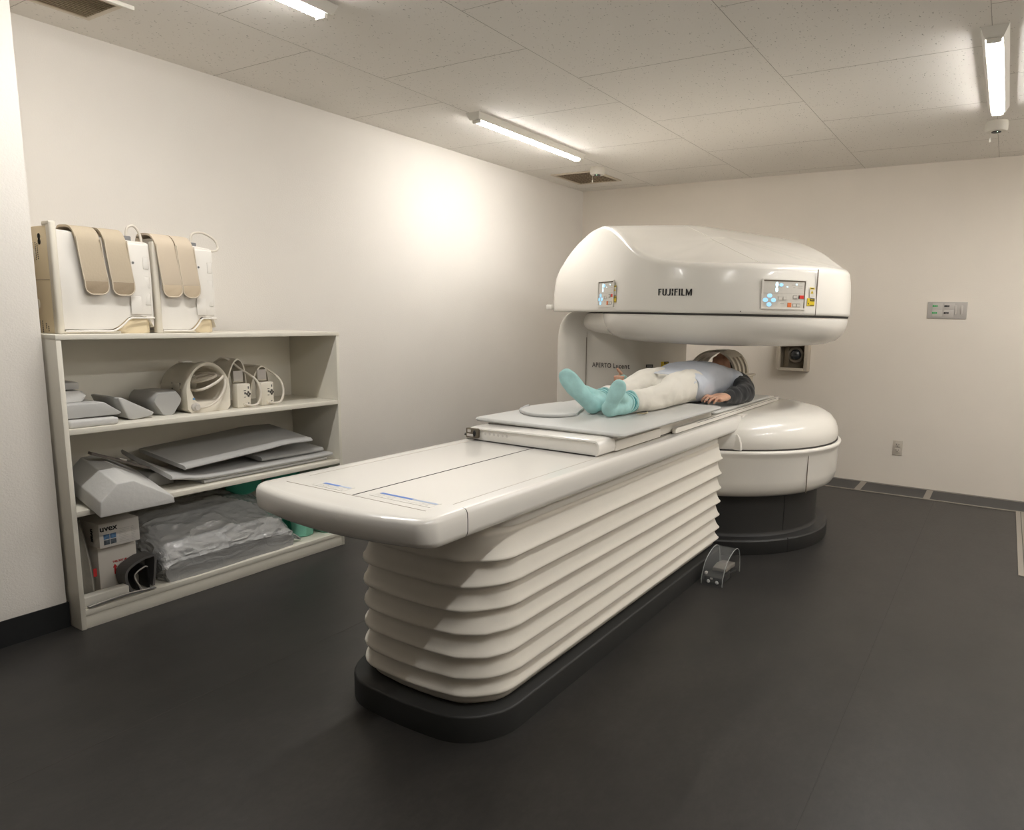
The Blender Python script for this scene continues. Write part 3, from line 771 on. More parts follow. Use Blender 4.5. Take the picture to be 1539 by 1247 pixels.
# control panels set in the housing
m_panel = mat('control_panel_face', (0.70, 0.665, 0.60), .35)
m_cyan = mat('blue_lit_key', (0.35, 0.65, 0.9), .4, emit=(0.36, 0.72, 1.0), estr=.62)
m_cyan2 = mat('lit_digit', (0.6, 0.85, 1), .4, emit=(0.62, 0.88, 1.0), estr=1.1)
m_key = mat('grey_key', (0.42, 0.39, 0.34), .5)
m_keyl = mat('key_light', (0.62, 0.58, 0.52), .5)
m_red = mat('red_key', (0.75, 0.035, 0.02), .4)
m_org = mat('orange_key', (0.78, 0.20, 0.05), .4)
def control_panel(az0, az1, tangent=None):
    """recessed panel; keys laid out on local x (0..1) and y (0..1)"""
    z0, z1 = 1.368, 1.510
    pn = D.objects.new('control_panel', None)
    a0, a1 = math.radians(az0), math.radians(az1)
    if tangent is None:
        def P(x, y, h=0):
            a = a0 + (a1 - a0) * x; r = .7545 + h
            return V((MX + r * math.cos(a), MY + r * math.sin(a), z0 + (z1 - z0) * y))
    else:
        T0, T1, N = tangent
        def P(x, y, h=0): return T0.lerp(T1, x) + N * h + V((0, 0, z0 + (z1 - z0) * y))
    def patch(x0, x1, y0, y1, h0, h1, n=8):
        s = MB(); n = max(1, int(n * abs(x1 - x0)) + 1)
        rings = []
        for k in range(n + 1):
            x = lerp(x0, x1, k / n)
            rings.append([P(x, y0, h0), P(x, y1, h0), P(x, y1, h1), P(x, y0, h1)])
        return s.loft(rings)
    def disc(cx, cy, rx, ry, h, n=20):
        s = MB(); s.loft([[P(cx + rx * math.cos(2 * PI * k / n), cy + ry * math.sin(2 * PI * k / n), hh) for k in range(n)] for hh in (h, h + .002)]); return s
    base = patch(0, 1, 0, 1, -.003, .0012).put('control_panel', m_panel, housing, smooth=False)
    # raised lip round the panel
    e = .016; ey = .035
    MB_ = patch(-e * 2, 1 + e * 2, 1, 1 + ey, -.002, .006); fr = MB_.put('panel_frame', m_shell, base, smooth=False)
    patch(-e * 2, 1 + e * 2, -ey * 1.6, 0, -.002, .007).put('panel_frame', m_shell, base, smooth=False)
    patch(-e * 2, 0, 0, 1, -.002, .006).put('panel_frame', m_shell, base, smooth=False)
    patch(1, 1 + e * 2, 0, 1, -.002, .006).put('panel_frame', m_shell, base, smooth=False)
    patch(0, 1, .955, 1.0, .001, .0022).put('top_shadow_gap', m_line, base, smooth=False)
    patch(.985, 1.0, 0, 1, .001, .0022).put('side_shadow_gap', m_line, base, smooth=False)
    patch(0, 1, .52, .527, .0012, .0017).put('divider', m_key, base, smooth=False)
    for (cx, cy) in ((.15, .43), (.06, .27), (.24, .27), (.145, .11)): disc(cx, cy, .055, .075, .0012).put('arrow_key', m_cyan, base)
    for (cx, cy, rx, ry) in ((.30, .84, .03, .09), (.30, .65, .03, .085)): disc(cx, cy, rx, ry, .0012).put('lit_digit', m_cyan2, base)
    disc(.40, .83, .045, .06, .0012).put('lit_key', m_cyan, base)
    disc(.545, .76, .016, .024, .0012).put('indicator_lamp', m_cyan2, base); disc(.77, .86, .020, .03, .0012).put('indicator_lamp', m_cyan2, base)
    for (x0, x1, y0, y1, m) in ((.345, .435, .27, .41, m_keyl), (.46, .54, .27, .41, m_keyl), (.70, .80, .33, .47, m_key), (.84, .865, .35, .47, m_blk), (.865, .975, .35, .47, m_red),
                                (.575, .665, .03, .19, m_org), (.70, .785, .03, .17, m_key), (.80, .89, .03, .17, m_key)):
        patch(x0, x1, y0, y1, .001, .0035).put('key', m, base, smooth=False)
        if m in (m_key, m_keyl): patch(x0 + .008, x1 - .008, y0 + .03, y1 - .03, .0035, .0040).put('key_label', m_panel, base, smooth=False)
    for (x0, x1, y) in ((.66, .74, .83), (.80, .93, .80), (.80, .93, .73), (.69, .74, .74), (.40, .49, .15), (.84, .92, .92)):
        patch(x0, x1, y, y + .014, .0012, .0017).put('print', m_key, base, smooth=False)
    return base, P
b1, Pf = control_panel(-54.5, -36.0)
# the second panel sits where the round front runs out into the flat arm
T0 = uv(.2, RM + .0005); T1 = uv(-.035, RM + .0005)
b2, Pg = control_panel(0, 0, (V((T0.x, T0.y, 0)), V((T1.x, T1.y, 0)), VX))
def azframe(az, r, z):
    a = math.radians(az); n = V((math.cos(a), math.sin(a), 0)); t = V((-n.y, n.x, 0))
    return frame(azp(az, r, z), t, (0, 0, 1))
sticker(housing, azframe(-32.3, .7555, 1.452), .034, .052, 'caution'); sticker(housing, azframe(-32.6, .7558, 1.402), .052, .040, 'warn')
sticker(housing, azframe(-125.2, .7555, 1.457), .034, .052, 'caution'); sticker(housing, azframe(-125.5, .7558, 1.405), .050, .040, 'warn')

# ---------------------------------------------------------------- things kept on the shelf
YZ = lambda x0: frame((x0, 0, 0), (0, 1, 0), (0, 0, 1))      # prism profile in (y, z), extruded along +x
def slabx(poly, x0, x1, bev=.006, seg=3): return MB().prism(poly, 0, x1 - x0, bev, seg, M=YZ(x0), bevall=True)
def rumple(mb, amp, f=12, seed=0, sub=2, zmin=None):
    bm = mb.bm
    if sub:
        bmesh.ops.triangulate(bm, faces=[q for q in bm.faces if len(q.verts) > 4])
        bmesh.ops.subdivide_edges(bm, edges=[e for e in bm.edges if e.calc_length() > .03], cuts=sub, use_grid_fill=True)
    bm.normal_update()
    for v in bm.verts:
        n = noise.noise(v.co * f + V((seed, 0, 0))) + .5 * noise.noise(v.co * f * 2.3 + V((0, seed, 0)))
        v.co += v.normal * n * amp
        if zmin is not None: v.co.z = max(v.co.z, zmin)
    return mb
m_grey1 = mat('grey_vinyl', (0.42, 0.415, 0.40), .5, bump=.05, bscale=25)
m_grey2 = mat('light_grey_vinyl', (0.50, 0.495, 0.48), .5, bump=.05, bscale=25)
m_grey3 = mat('pale_grey_fabric', (0.58, 0.57, 0.55), .75, bump=.10, bscale=60)
m_dgrey = mat('dark_grey_webbing', (0.13, 0.125, 0.12), .7, bump=.1, bscale=80)
m_brown = mat('brown_grey_strap', (0.14, 0.12, 0.105), .7)
m_ivory = mat('ivory_plastic', (0.76, 0.705, 0.60), .35)
m_ivory2 = mat('deep_ivory_plastic', (0.76, 0.64, 0.44), .4)
m_coilw = mat('white_coil_fabric', (0.84, 0.80, 0.74), .55, bump=.15, bscale=7)
m_strap = mat('beige_neoprene', (0.54, 0.45, 0.33), .8, bump=.08, bscale=120)
m_strapd = mat('brown_neoprene', (0.34, 0.265, 0.18), .8, bump=.08, bscale=120)
m_strape = mat('strap_piping', (0.66, 0.57, 0.45), .7)
m_cable = mat('ivory_cable', (0.72, 0.66, 0.57), .4)
m_clip = mat('grey_clip', (0.20, 0.20, 0.20), .5)
# body coils standing on top of the shelf
def body_coil(y0, w, full, label, strap_m, tip_m, dx=0.0):
    t = thing('body_coil', (.4, y0 + w / 2, 1.19), label, 'medical coil', 'body coils on top of the shelf')
    z0, z1 = 1.1905, 1.60
    # stiff ivory side plate with moulded post
    if full:
        p = MB().box(.245, .470, y0, y0 + .012, z0, z1 + .005, .003).put('side_plate', m_ivory2, t)
        for z in (1.50, 1.305): MB().ell((.352, y0 - .0005, z), .016, .004, .020).put('dimple', m_ivory, p)
        MB().box(.25, .465, y0 - .0012, y0, 1.398, 1.400).put('joint', m_line, p, smooth=False)
        q = MB()
        for (x, z, hh) in ((.33, 1.565, .02), (.345, 1.54, .05), (.37, 1.54, .075), (.385, 1.535, .065), (.33, 1.25, .03), (.35, 1.235, .065), (.372, 1.235, .075), (.40, 1.225, .03), (.42, 1.215, .025)):
            for k in range(int(hh / .008)):
                q.box(x, x + .0045, y0 - .001, y0, z - k * .008, z - k * .008 + .005)
        for (x, z) in ((.408, 1.566), (.408, 1.546)): q.lathe([(.009, 0), (.0115, 0), (.0115, .0012), (.009, .0012), (.009, 0)], seg=20, M=frame((x, y0, z), (1, 0, 0), (0, 0, 1)))
        q.put('printing', m_dark, p, smooth=False)
        MB().box(.24, .29, y0 - .006, y0 + .016, z1 - .002, z1 + .016, .004).put('corner_hook', m_ivory, t)
    MB().prism(rrect(.468, .505, y0 - .003, y0 + .022, .009, 4), z0, z1 + (.018 if full else -.02), .005, 2).put('post', m_ivory, t)
    if full: MB().box(.44, .50, y0 - .004, y0 + .024, z1 + .003, z1 + .022, .006).put('post_cap', m_ivory, t)
    # soft body: front flap with an arched cut-out low on the right
    ya, yb = y0 + .024, y0 + w
    f = MB()
    n = 22; rings = []
    for i in range(n + 1):
        y = lerp(ya, yb - .002, i / n); s_ = i / n
        zl = z0 + .012 + .055 * max(0, min(1, (s_ - .48) / .22)) ** 1.6 * (1 if s_ < .93 else max(.0, 1 - (s_ - .93) / .07 * .8)) 
        zt = z1 - .006 - .02 * s_
        bul = .008 * math.sin(PI * s_) + .003 * math.sin(9 * s_)
        rings.append([V((.470, y, zl)), V((.492 + bul, y, zl + .004)), V((.496 + bul + .003 * math.sin(i), y, lerp(zl, zt, .4))), V((.492 + bul, y, lerp(zl, zt, .8))), V((.486 + bul, y, zt - .008)), V((.470, y, zt)), V((.39, y, zt + .002)), V((.33, y, zt - .004)), V((.33, y, lerp(zl, zt, .5))), V((.34, y, zl))])
    f.loft(rings); rumple(f, .003, 11, y0 * 9, sub=1)
    fl = f.put('coil_cover', m_coilw, t, angle=60)
    # piping along the bottom edge
    pth = [V((.500 + .008 * math.sin(PI * i / n), lerp(ya, yb - .002, i / n), z0 + .010 + .055 * max(0, min(1, (i / n - .48) / .22)) ** 1.6)) for i in range(n + 1)]
    MB().tube(pth, .004, 8, 0).put('bottom_piping', m_coilw, t)
    # ivory shell showing in the arch
    MB().prism(rrect(.30, .487, y0 + w * .60, y0 + w * .985, .03, 5), z0, z0 + .062, .006, 2).put('base_shell', m_ivory2, t)
    MB().box(.30, .50, y0 + .02, y0 + w * .62, z0, z0 + .010, .003).put('base_plate', m_ivory, t)
    # rigid box section at the right with connector
    MB().box(.36, .500, yb - .105, yb - .006, z0 + .075, z1 - .035, .008, 3).put('electronics_box', m_coilw, t)
    b = MB(); b.box(.505, .509, yb - .098, yb - .055, z0 + .08, z0 + .155, .002)
    b.put('moulded_pad', m_coilw, t)
    for z in (z1 - .14, z1 - .22, z1 - .29): MB().box(.4985, .502, yb - .09 + .055, yb - .012, z, z + .05, .003).put('moulded_pad', m_coilw, t)
    MB().ell((.501, yb - .075, z1 - .115), .002, .005, .005).put('snap', m_clip, t)
    MB().box(.43, .462, yb - .085, yb - .055, z1 - .035, z1 - .004, .004).put('cable_clip', m_clip, t)
    c = MB()
    if dx: c.tube([(.44, yb - .07, z1 - .01), (.44, yb - .06, z1 + .035), (.44, yb - .01, z1 + .045), (.44, yb + .045, z1 + .02), (.45, yb + .055, z1 - .02), (.46, yb + .02, z1 - .035), (.46, yb - .03, z1 - .028)], .0055, 8, 6)
    else: c.tube([(.45, yb - .07, z1 - .01), (.45, yb - .063, z1 + .03), (.45, yb - .035, z1 + .04), (.45, yb - .012, z1 + .005), (.45, yb - .006, z1 - .06)], .0055, 8, 6)
    c.put('cable', m_cable, t)
    # two straps folded over the top edge
    for k, (s0, s1) in enumerate(((.20, .435), (.475, .705)) if full else ((.0, .30), (.32, .60))):
        a, b_ = y0 + w * s0, y0 + w * s1
        sw = b_ - a; rr = []
        path = [(.36, 0, z1 - .06), (.38, 0, z1 + .006), (.43, 0, z1 + .014), (.48, .002, z1 + .006), (.512, .004, z1 - .03), (.520, .010, z1 - .10), (.522, .018, z1 - .17), (.521, .022, z1 - .200)]
        P = spline(path, 4)
        def strap_ring(p, tn, wd):
            nrm = V((-tn.z, 0, tn.x)).normalized() * .004
            if nrm.x < 0 and p.z < z1: nrm = -nrm
            return [V((p.x, a + p.y + (sw - wd) / 2, p.z)) - nrm, V((p.x, a + p.y + (sw + wd) / 2, p.z)) - nrm, V((p.x, a + p.y + (sw + wd) / 2, p.z)) + nrm, V((p.x, a + p.y + (sw - wd) / 2, p.z)) + nrm]
        rings = []
        for i, p in enumerate(P):
            tn = (P[min(i + 1, len(P) - 1)] - P[max(i - 1, 0)]).normalized()
            rings.append(strap_ring(p, tn, sw))
        st = MB().loft(rings).put('strap', strap_m, t)
        # rounded darker end
        zz = z1 - .200
        pts = [(-sw / 2, 0)] + [(-sw / 2 + .03 - .03 * math.cos(q), -.022 - .03 * math.sin(q)) for q in [PI / 2 * j / 6 for j in range(7)]] + [(sw / 2 - .03 + .03 * math.sin(q), -.022 - .03 * math.cos(q)) for q in [PI / 2 * j / 6 for j in range(7)]] + [(sw / 2, 0)]
        Mx = frame((.5165, a + .022 + sw / 2, zz), (0, 1, .02), (0, 0, 1))
        MB().prism(pts, 0, .009, .002, 2, M=Mx).put('strap_end', tip_m, st)
        edge = [Mx @ V((p[0], p[1], .009)) for p in pts]
        up = [V((.524, a + .004 + P_, z)) for (P_, z) in ((.014, z1 - .17), (.006, z1 - .10), (0, z1 - .03))]
        up2 = [q + V((0, sw, 0)) for q in up]
        MB().tube(up[::-1] + edge + up2, .0026, 6, 2).put('edge_piping', m_strape, st)
    return t
body_coil(-4.822, .372, True, 'white body coil with two brown straps and visible tan side plate, atop the shelf', m_strap, m_strapd)
body_coil(-4.440, .275, False, 'white body coil with two beige straps, right of its twin on top of the shelf', mat('pale_neoprene', (0.62, 0.52, 0.40), .8), mat('tan_neoprene', (0.56, 0.45, 0.32), .8), 1)

# ---- upper tier (z .822)
Z2 = .8222
tag(rumple(slabx([(-4.845, Z2), (-4.662, Z2), (-4.660, Z2 + .030), (-4.845, Z2 + .032)], .25, .572, .010), .0015, 20, 1, zmin=Z2).put('flat_cushion', m_grey3, base=(.41, -4.75, Z2)), 'pale grey flat cushion lowest in the pile at the left end of the upper tier', 'cushion')
tag(slabx([(-4.845, Z2 + .036), (-4.65, Z2 + .036), (-4.634, Z2 + .042), (-4.70, Z2 + .092), (-4.845, Z2 + .094)], .23, .545, .005).put('tapered_pad', m_grey2, base=(.4, -4.72, Z2 + .036)), 'light grey tapered pad lying on the flat cushion, upper tier', 'cushion')
tag(rumple(MB().prism(rrect(-4.845, -4.738, Z2 + .096, Z2 + .140, .018, 5), 0, .24, .01, 2, M=YZ(.24)), .004, 22, 5).put('rolled_towel', m_grey3, base=(.36, -4.79, Z2 + .096)), 'crumpled grey cloth pad under a small foam block, upper tier left', 'cloth')
t = MB().prism(rrect(-4.845, -4.755, Z2 + .144, Z2 + .172, .004, 3), 0, .22, .003, 2, M=YZ(.25)).put('foam_block', m_grey1, base=(.36, -4.80, Z2 + .144))
tag(t, 'small grey foam block topmost of the pile at the left end of the upper tier', 'foam block')
MB().box(.30, .42, -4.756, -4.735, Z2 + .146, Z2 + .170, .005).put('white_end', m_plainw, t)
w_ = slabx([(-4.572, Z2), (-4.492, Z2 + .010), (-4.482, Z2 + .024), (-4.612, Z2 + .100), (-4.628, Z2 + .098), (-4.592, Z2 + .008)], .27, .505, .006)
tag(w_.put('wedge_cushion', m_grey2, base=(.39, -4.55, Z2)), 'light grey wedge cushion leaning on its side between the pile and the rounded cushion', 'cushion')
rg = []
for x, s_ in ((.26, .80), (.28, .96), (.40, 1.0), (.46, .98), (.478, .85)):
    o = []
    for k in range(28):
        a = 2 * PI * k / 28
        r = .062 / max(math.cos(((a - PI / 2 + PI / 3) % (2 * PI / 3)) - PI / 3), .78) * .86
        o.append(V((x, -4.392 + r * 1.06 * math.cos(a) * s_, Z2 + .055 + (r * math.sin(a)) * s_)))
    m_ = min(p.z for p in o)
    rg.append([V((p.x, p.y, max(p.z, Z2))) for p in o])
tag(rumple(MB().loft([[q + V((0, -.013, 0)) for q in g0] for g0 in rg]), .0035, 16, 3, sub=0, zmin=Z2).put('rounded_cushion', m_grey1, base=(.37, -4.39, Z2)), 'grey rounded triangular cushion left of the large round head coil', 'cushion')
# large head coil: arch-shaped tunnel
hc = thing('head_coil', (.39, -4.22, Z2), 'large ivory tunnel-shaped head coil with a round opening in the middle of the upper tier', 'medical coil')
def arch(yc, hw, zb, zt, n=24, r=.02):
    """outline of a D with flat base and round top"""
    o = [(yc + hw - r, zb), (yc + hw - .002, zb + r)]
    h = zt - zb; zs = zb + h * .42
    for k in range(n + 1):
        a = PI * k / n; o.append((yc + hw * math.cos(a) if abs(math.cos(a)) < .999 else yc + hw * math.cos(a), zs + (zt - zs) * math.sin(a)))
    o += [(yc - hw + .002, zb + r), (yc - hw + r, zb)]
    return o
def hole(yc, zc, ry, rz, n): return [(yc + ry * math.cos(2 * PI * k / n), zc + rz * math.sin(2 * PI * k / n)) for k in range(n)]
YC = -4.225
oo = arch(YC, .108, Z2, Z2 + .232)
N_ = len(oo)
# matching inner outline by direction from the opening centre
zc = Z2 + .120
def inner(ry, rz):
    res = []
    for (y, z) in oo:
        a = math.atan2((z - zc) / .12, (y - YC) / .108); res.append((YC + ry * math.cos(a), zc + rz * math.sin(a)))
    return res
def rg_(o, x): return [V((x, p[0], p[1])) for p in o]
sc = lambda o, s_: [(YC + (p[0] - YC) * s_, Z2 + (p[1] - Z2) * s_) for p in o]
body = MB(); body.loft([rg_(inner(.080, .092), .27), rg_(inner(.080, .092), .40), rg_(inner(.080, .092), .47), rg_(inner(.083, .095), .492), rg_(inner(.090, .102), .500), rg_(sc(oo, .985), .500), rg_(oo, .492), rg_(oo, .455), rg_(sc(oo, .965), .445), rg_(sc(oo, .955), .30), rg_(sc(oo, .90), .27), rg_(inner(.080, .092), .27)], cap=False)
body.put('coil_body', m_ivory, hc, angle=50)
MB().box(.385, .44, YC - .106, YC - .098, zc - .018, zc + .020, .003).put('latch', m_ivory, hc)
q = MB()
for x in (.38, .445): 
    for z in (zc - .012, zc + .014): q.ell((x, YC - .1035, z), .003, .002, .003)
q.put('latch_screws', m_dark, hc)
MB().box(.31, .35, YC - .03, YC + .02, Z2 + .222, Z2 + .229, .004).put('top_label', m_coilw, hc)
k_ = MB().lathe([(.0, 0), (.020, 0), (.019, .012), (.012, .016), (.012, .024), (.0, .024)], seg=24, M=frame((.498, YC - .070, Z2 + .028), (0, 1, 0), (0, 0, 1))).put('grey_connector', m_plate2, hc)
MB().box(.5005, .502, YC - .080, YC - .070, Z2 + .062, Z2 + .070).put('blue_mark', mat('blue_mark', (.12, .3, .55), .5), hc, smooth=False)
c = MB()
c.tube([(.515, YC - .062, Z2 + .026), (.525, YC - .02, Z2 + .030), (.520, YC + .035, Z2 + .060), (.505, YC + .075, Z2 + .105), (.49, YC + .085, Z2 + .150), (.46, YC + .06, Z2 + .165), (.40, YC, Z2 + .14), (.36, YC - .05, Z2 + .12)], .0062, 8, 6)
c.put('cable', m_cable, hc)
c = MB()
c.tube([(.30, YC - .06, Z2 + .12), (.40, YC - .04, Z2 + .10), (.49, YC - .03, Z2 + .105), (.50, YC + .04, Z2 + .135), (.49, YC + .078, Z2 + .165), (.44, YC + .05, Z2 + .172), (.34, YC - .02, Z2 + .14)], .0065, 8, 6)
c.tube([(.30, YC - .05, Z2 + .15), (.40, YC - .03, Z2 + .135), (.47, YC + .0, Z2 + .145), (.48, YC + .05, Z2 + .165), (.42, YC + .04, Z2 + .175), (.33, YC, Z2 + .165)], .0065, 8, 6)
c.put('coiled_cable', m_cable, hc)
# two small flexible coils with connector boxes
def small_coil(y, h, label):
    t = thing('neck_coil', (.40, y, Z2), label, 'medical coil', 'small curved coils at the right of the upper tier')
    s_ = MB(); rings = []
    n = 20
    for k in range(n + 1):
        a = PI * (.02 + .96 * k / n)
        y_, z_ = y - .01 - .055 * math.cos(a) * (1.0), Z2 + .001 + h * math.sin(a) ** .8
        y_ += .02 * math.sin(a)
        wd = .5 + .5 * math.sin(a)
        x0_, x1_ = .42 - .10 * wd, .455 + .008 * wd
        nn = V((0, -math.cos(a), math.sin(a))).normalized() * .004
        p = V((0, y_, z_)); z_min = Z2 + .0005
        r4 = [V((x0_, 0, 0)) + p - nn, V((x1_, 0, 0)) + p - nn, V((x1_, 0, 0)) + p + nn, V((x0_, 0, 0)) + p + nn]
        for q in r4: q.z = max(q.z, z_min)
        rings.append(r4)
    s_.loft(rings).put('curved_shell', m_ivory, t, angle=60)
    bx = MB().prism(rrect(y - .028, y + .045, Z2 + .0005, Z2 + .118, .006, 3), 0, .045, .005, 2, M=YZ(.455)).put('connector_box', m_ivory, t)
    q = MB()
    for (dy, dz, w2, h2) in ((.008, .082, .012, .004), (.010, .066, .010, .010), (.008, .050, .010, .004), (.030, .092, .006, .012), (.028, .018, .006, .006)):
        q.box(.4995, .5005, y + dy, y + dy + w2, Z2 + dz, Z2 + dz + h2)
    for a in range(4): q.lathe([(.0045, 0), (.0055, 0), (.0055, .0008), (.0045, .0008), (.0045, 0)], seg=12, M=frame((.5, y + .032 + .007 * math.cos(a * PI / 2), Z2 + .066 + .009 * math.sin(a * PI / 2)), (0, 1, 0), (0, 0, 1)))
    q.put('printing', m_dgrey, bx, smooth=False)
    MB().box(.462, .468, y - .022, y + .028, Z2 + .130, Z2 + .180, .001).put('label_plate', m_plate2, t, smooth=False)
    MB().tube([(.455, y - .018, Z2 + .127), (.462, y + .03, Z2 + .127)], .005, 8, 0).put('hinge', m_ivory, t)
    c = MB()
    c.tube([(.503, y + .012, Z2 + .018), (.525, y + .03, Z2 + .012), (.528, y + .065, Z2 + .022), (.522, y + .085, Z2 + .075), (.50, y + .075, Z2 + .135), (.45, y + .03, Z2 + .185), (.40, y - .02, Z2 + h + .006), (.33, y - .03, Z2 + h - .02)], .0055, 8, 6)
    c.put('cable', m_cable, t)
    MB().cyl((0, 0), .009, 0, .008, 16, M=frame((.4985, y + .012, Z2 + .018), (0, 1, 0), (0, 0, 1))).put('cable_boot', m_ivory, t)
    return t
small_coil(-4.055, .235, 'small curved ivory coil with connector box, just right of the large head coil')
small_coil(-3.925, .195, 'small curved ivory coil with looping cable, rightmost on the upper tier')

# ---- middle tier (z .492)
Z3 = .4922
poly = [(-4.855, .512), (-4.790, .4925), (-4.50, .4925), (-4.480, .500), (-4.478, .512), (-4.625, .585), (-4.70, .590), (-4.775, .530)]
# long trapezoid positioning cushion whose end face looks at the camera
f0 = [(-4.79, Z3), (-4.485, Z3), (-4.475, Z3 + .012), (-4.635, Z3 + .102), (-4.715, Z3 + .108), (-4.792, Z3 + .060)]
fc = [(-4.82, .474), (-4.815, .536), (-4.753, .599), (-4.686, .601), (-4.53, .503), (-4.525, .473)][::-1]
q = MB(); q.loft([[V((x, p[0] + dy, p[1] + dz)) for p in fc] for x, dy, dz in ((.33, .042, .062), (.698, 0, .004))])
bmesh.ops.bevel(q.bm, geom=q.bm.edges[:], offset=.005, segments=3, profile=.5, affect='EDGES')
tag(q.put('positioning_cushion', m_grey3, base=(.5, -4.65, Z3)), 'large pale grey faceted cushion sticking out over the left end of the middle tier', 'cushion')
tag(MB().box(.24, .50, -4.848, -4.822, Z3 + .001, Z3 + .14, .01).put('grey_board', m_grey1, base=(.4, -4.82, Z3)), 'grey pad standing against the left side panel behind the faceted cushion', 'cushion')
st_ = MB().box(-.12, .12, -.022, .022, -.006, .006, .002, M=Matrix.Translation((.43, -4.605, Z3 + .148)) @ Matrix.Rotation(math.radians(84), 4, 'Z') @ Matrix.Rotation(math.radians(24), 4, 'Y')).put('fixing_strap', m_brown, base=(.42, -4.6, Z3 + .1))
tag(st_, 'dark brown strap with a buckle lying across the faceted cushion', 'strap')
MB().box(-.012, .02, -.020, .020, .006, .013, .002, M=Matrix.Translation((.43, -4.605, Z3 + .148)) @ Matrix.Rotation(math.radians(84), 4, 'Z') @ Matrix.Rotation(math.radians(24), 4, 'Y')).put('buckle', m_plate2, st_)
tag(slabx([(-4.485, Z3), (-4.37, Z3), (-4.37, Z3 + .048), (-4.46, Z3 + .066), (-4.485, Z3 + .05)], .28, .42, .006).put('foam_block', m_grey2, base=(.33, -4.4, Z3)), 'light grey foam block behind the faceted cushion, middle tier', 'foam block')
def sheet(path, x0, x1, th, m, name, label, tilt=0, skew=0, tilt2=None):
    """long flexible pad following a (y, z) path, width along x"""
    P = spline([(0, p[0], p[1]) for p in path], 6); rings = []
    n = len(P)
    for i, p in enumerate(P):
        t_ = (P[min(i + 1, n - 1)] - P[max(i - 1, 0)]).normalized(); nn = V((0, -t_.z, t_.y)) * th / 2
        xs, xe = x0, x1; e = th * .45
        r = []
        for (x, k) in ((xs, 0), (xs + e, -1), (xe - e, -1), (xe, -.35), (xe, .35), (xe - e, 1), (xs + e, 1), (xs, 0)):
            r.append(V((x, p.y + skew * (x1 - x), p.z + lerp(tilt, tilt if tilt2 is None else tilt2, min(1, i / (n * .45))) * (x1 - x))) + nn * k)
        rings.append(r[:-1])
    o = MB().loft(rings).put(name, m, base=(.4, path[0][0], min(p[1] for p in path)), angle=60)
    tag(o, label, 'pad')
    return o
pm = [m_grey1, m_grey2]
sheet([(-4.30, Z3 + .010), (-4.0, Z3 + .010), (-3.60, Z3 + .010)], .23, .545, .018, m_grey2, 'folded_pad', 'thin light grey pad lying flat on the middle tier, lowest of the stack')
sheet([(-4.455, Z3 + .058), (-4.40, Z3 + .050), (-4.32, Z3 + .036), (-4.20, Z3 + .031), (-3.95, Z3 + .031), (-3.57, Z3 + .031)], .24, .56, .020, m_grey2, 'folded_pad', 'grey pad with drooping left end, middle of the stack on the middle tier', .30, -.16, .02)
sheet([(-3.98, Z3 + .060), (-3.80, Z3 + .056), (-3.60, Z3 + .056)], .235, .52, .022, m_grey1, 'cloth_cushion', 'creased darker grey cushion between the pads at the right of the middle tier', .08)
sheet([(-4.39, Z3 + .092), (-4.30, Z3 + .098), (-4.15, Z3 + .108), (-3.98, Z3 + .120), (-3.85, Z3 + .130), (-3.70, Z3 + .126)], .23, .556, .020, m_grey2, 'folded_pad', 'long grey bent pad topmost of the stack on the middle tier', .16, -.10)

# ---- lower tier (z .078)
Z4 = .0785
def wrap_mat():
    m = D.materials.new('clear_wrap'); m.use_nodes = True; nt = m.node_tree; nt.nodes.clear(); L = nt.links.new; N = nt.nodes.new
    out = N('ShaderNodeOutputMaterial'); mix = N('ShaderNodeMixShader'); tr = N('ShaderNodeBsdfTransparent'); gl = N('ShaderNodeBsdfPrincipled')
    gl.inputs['Base Color'].default_value = (.50, .50, .49, 1); gl.inputs['Roughness'].default_value = .16; gl.inputs['Specular IOR Level'].default_value = 1.0; gl.inputs['Coat Weight'].default_value = 1.0
    tc = N('ShaderNodeTexCoord'); nz = N('ShaderNodeTexNoise'); nz.inputs['Scale'].default_value = 12; nz.inputs['Detail'].default_value = 6; nz.inputs['Distortion'].default_value = 1.6
    mp = N('ShaderNodeMapping'); mp.inputs['Scale'].default_value = (1.0, .8, 1.4); mp.inputs['Rotation'].default_value = (.7, .3, .2)
    L(tc.outputs['Object'], mp.inputs['Vector']); L(mp.outputs['Vector'], nz.inputs['Vector'])
    bp = N('ShaderNodeBump'); bp.inputs['Strength'].default_value = .8; bp.inputs['Distance'].default_value = .012
    L(nz.outputs['Fac'], bp.inputs['Height']); L(bp.outputs['Normal'], gl.inputs['Normal']); L(bp.outputs['Normal'], gl.inputs['Coat Normal'])
    mix.inputs[0].default_value = .8; L(tr.outputs[0], mix.inputs[1]); L(gl.outputs[0], mix.inputs[2]); L(mix.outputs[0], out.inputs[0])
    return m
m_plast = wrap_mat()
m_wrapped = mat('wrapped_grey', (0.52, 0.515, 0.505), .5, bump=.2, bscale=14)
m_bag = mat('hazy_bag', (0.52, 0.49, 0.43), .3, bump=.8, bscale=30, alpha=.55)
m_card = mat('white_card', (0.70, 0.655, 0.59), .7)
m_cardw = mat('printed_card', (0.74, 0.70, 0.65), .55)
m_redp = mat('red_print', (0.55, 0.03, 0.03), .6)
bag = thing('wrapped_cushion', (.40, -4.17, Z4), 'large grey cushion wrapped in crinkled clear plastic on the bottom tier', 'wrapped cushion')
prof_ = [(-4.505, Z4 + .02), (-4.52, Z4 + .12), (-4.515, Z4 + .215), (-4.46, Z4 + .262), (-4.25, Z4 + .268), (-4.05, Z4 + .262), (-3.90, Z4 + .215), (-3.84, Z4 + .12), (-3.845, Z4 + .03), (-3.88, Z4 + .004), (-4.2, Z4 + .002), (-4.48, Z4 + .003)]
rings = []
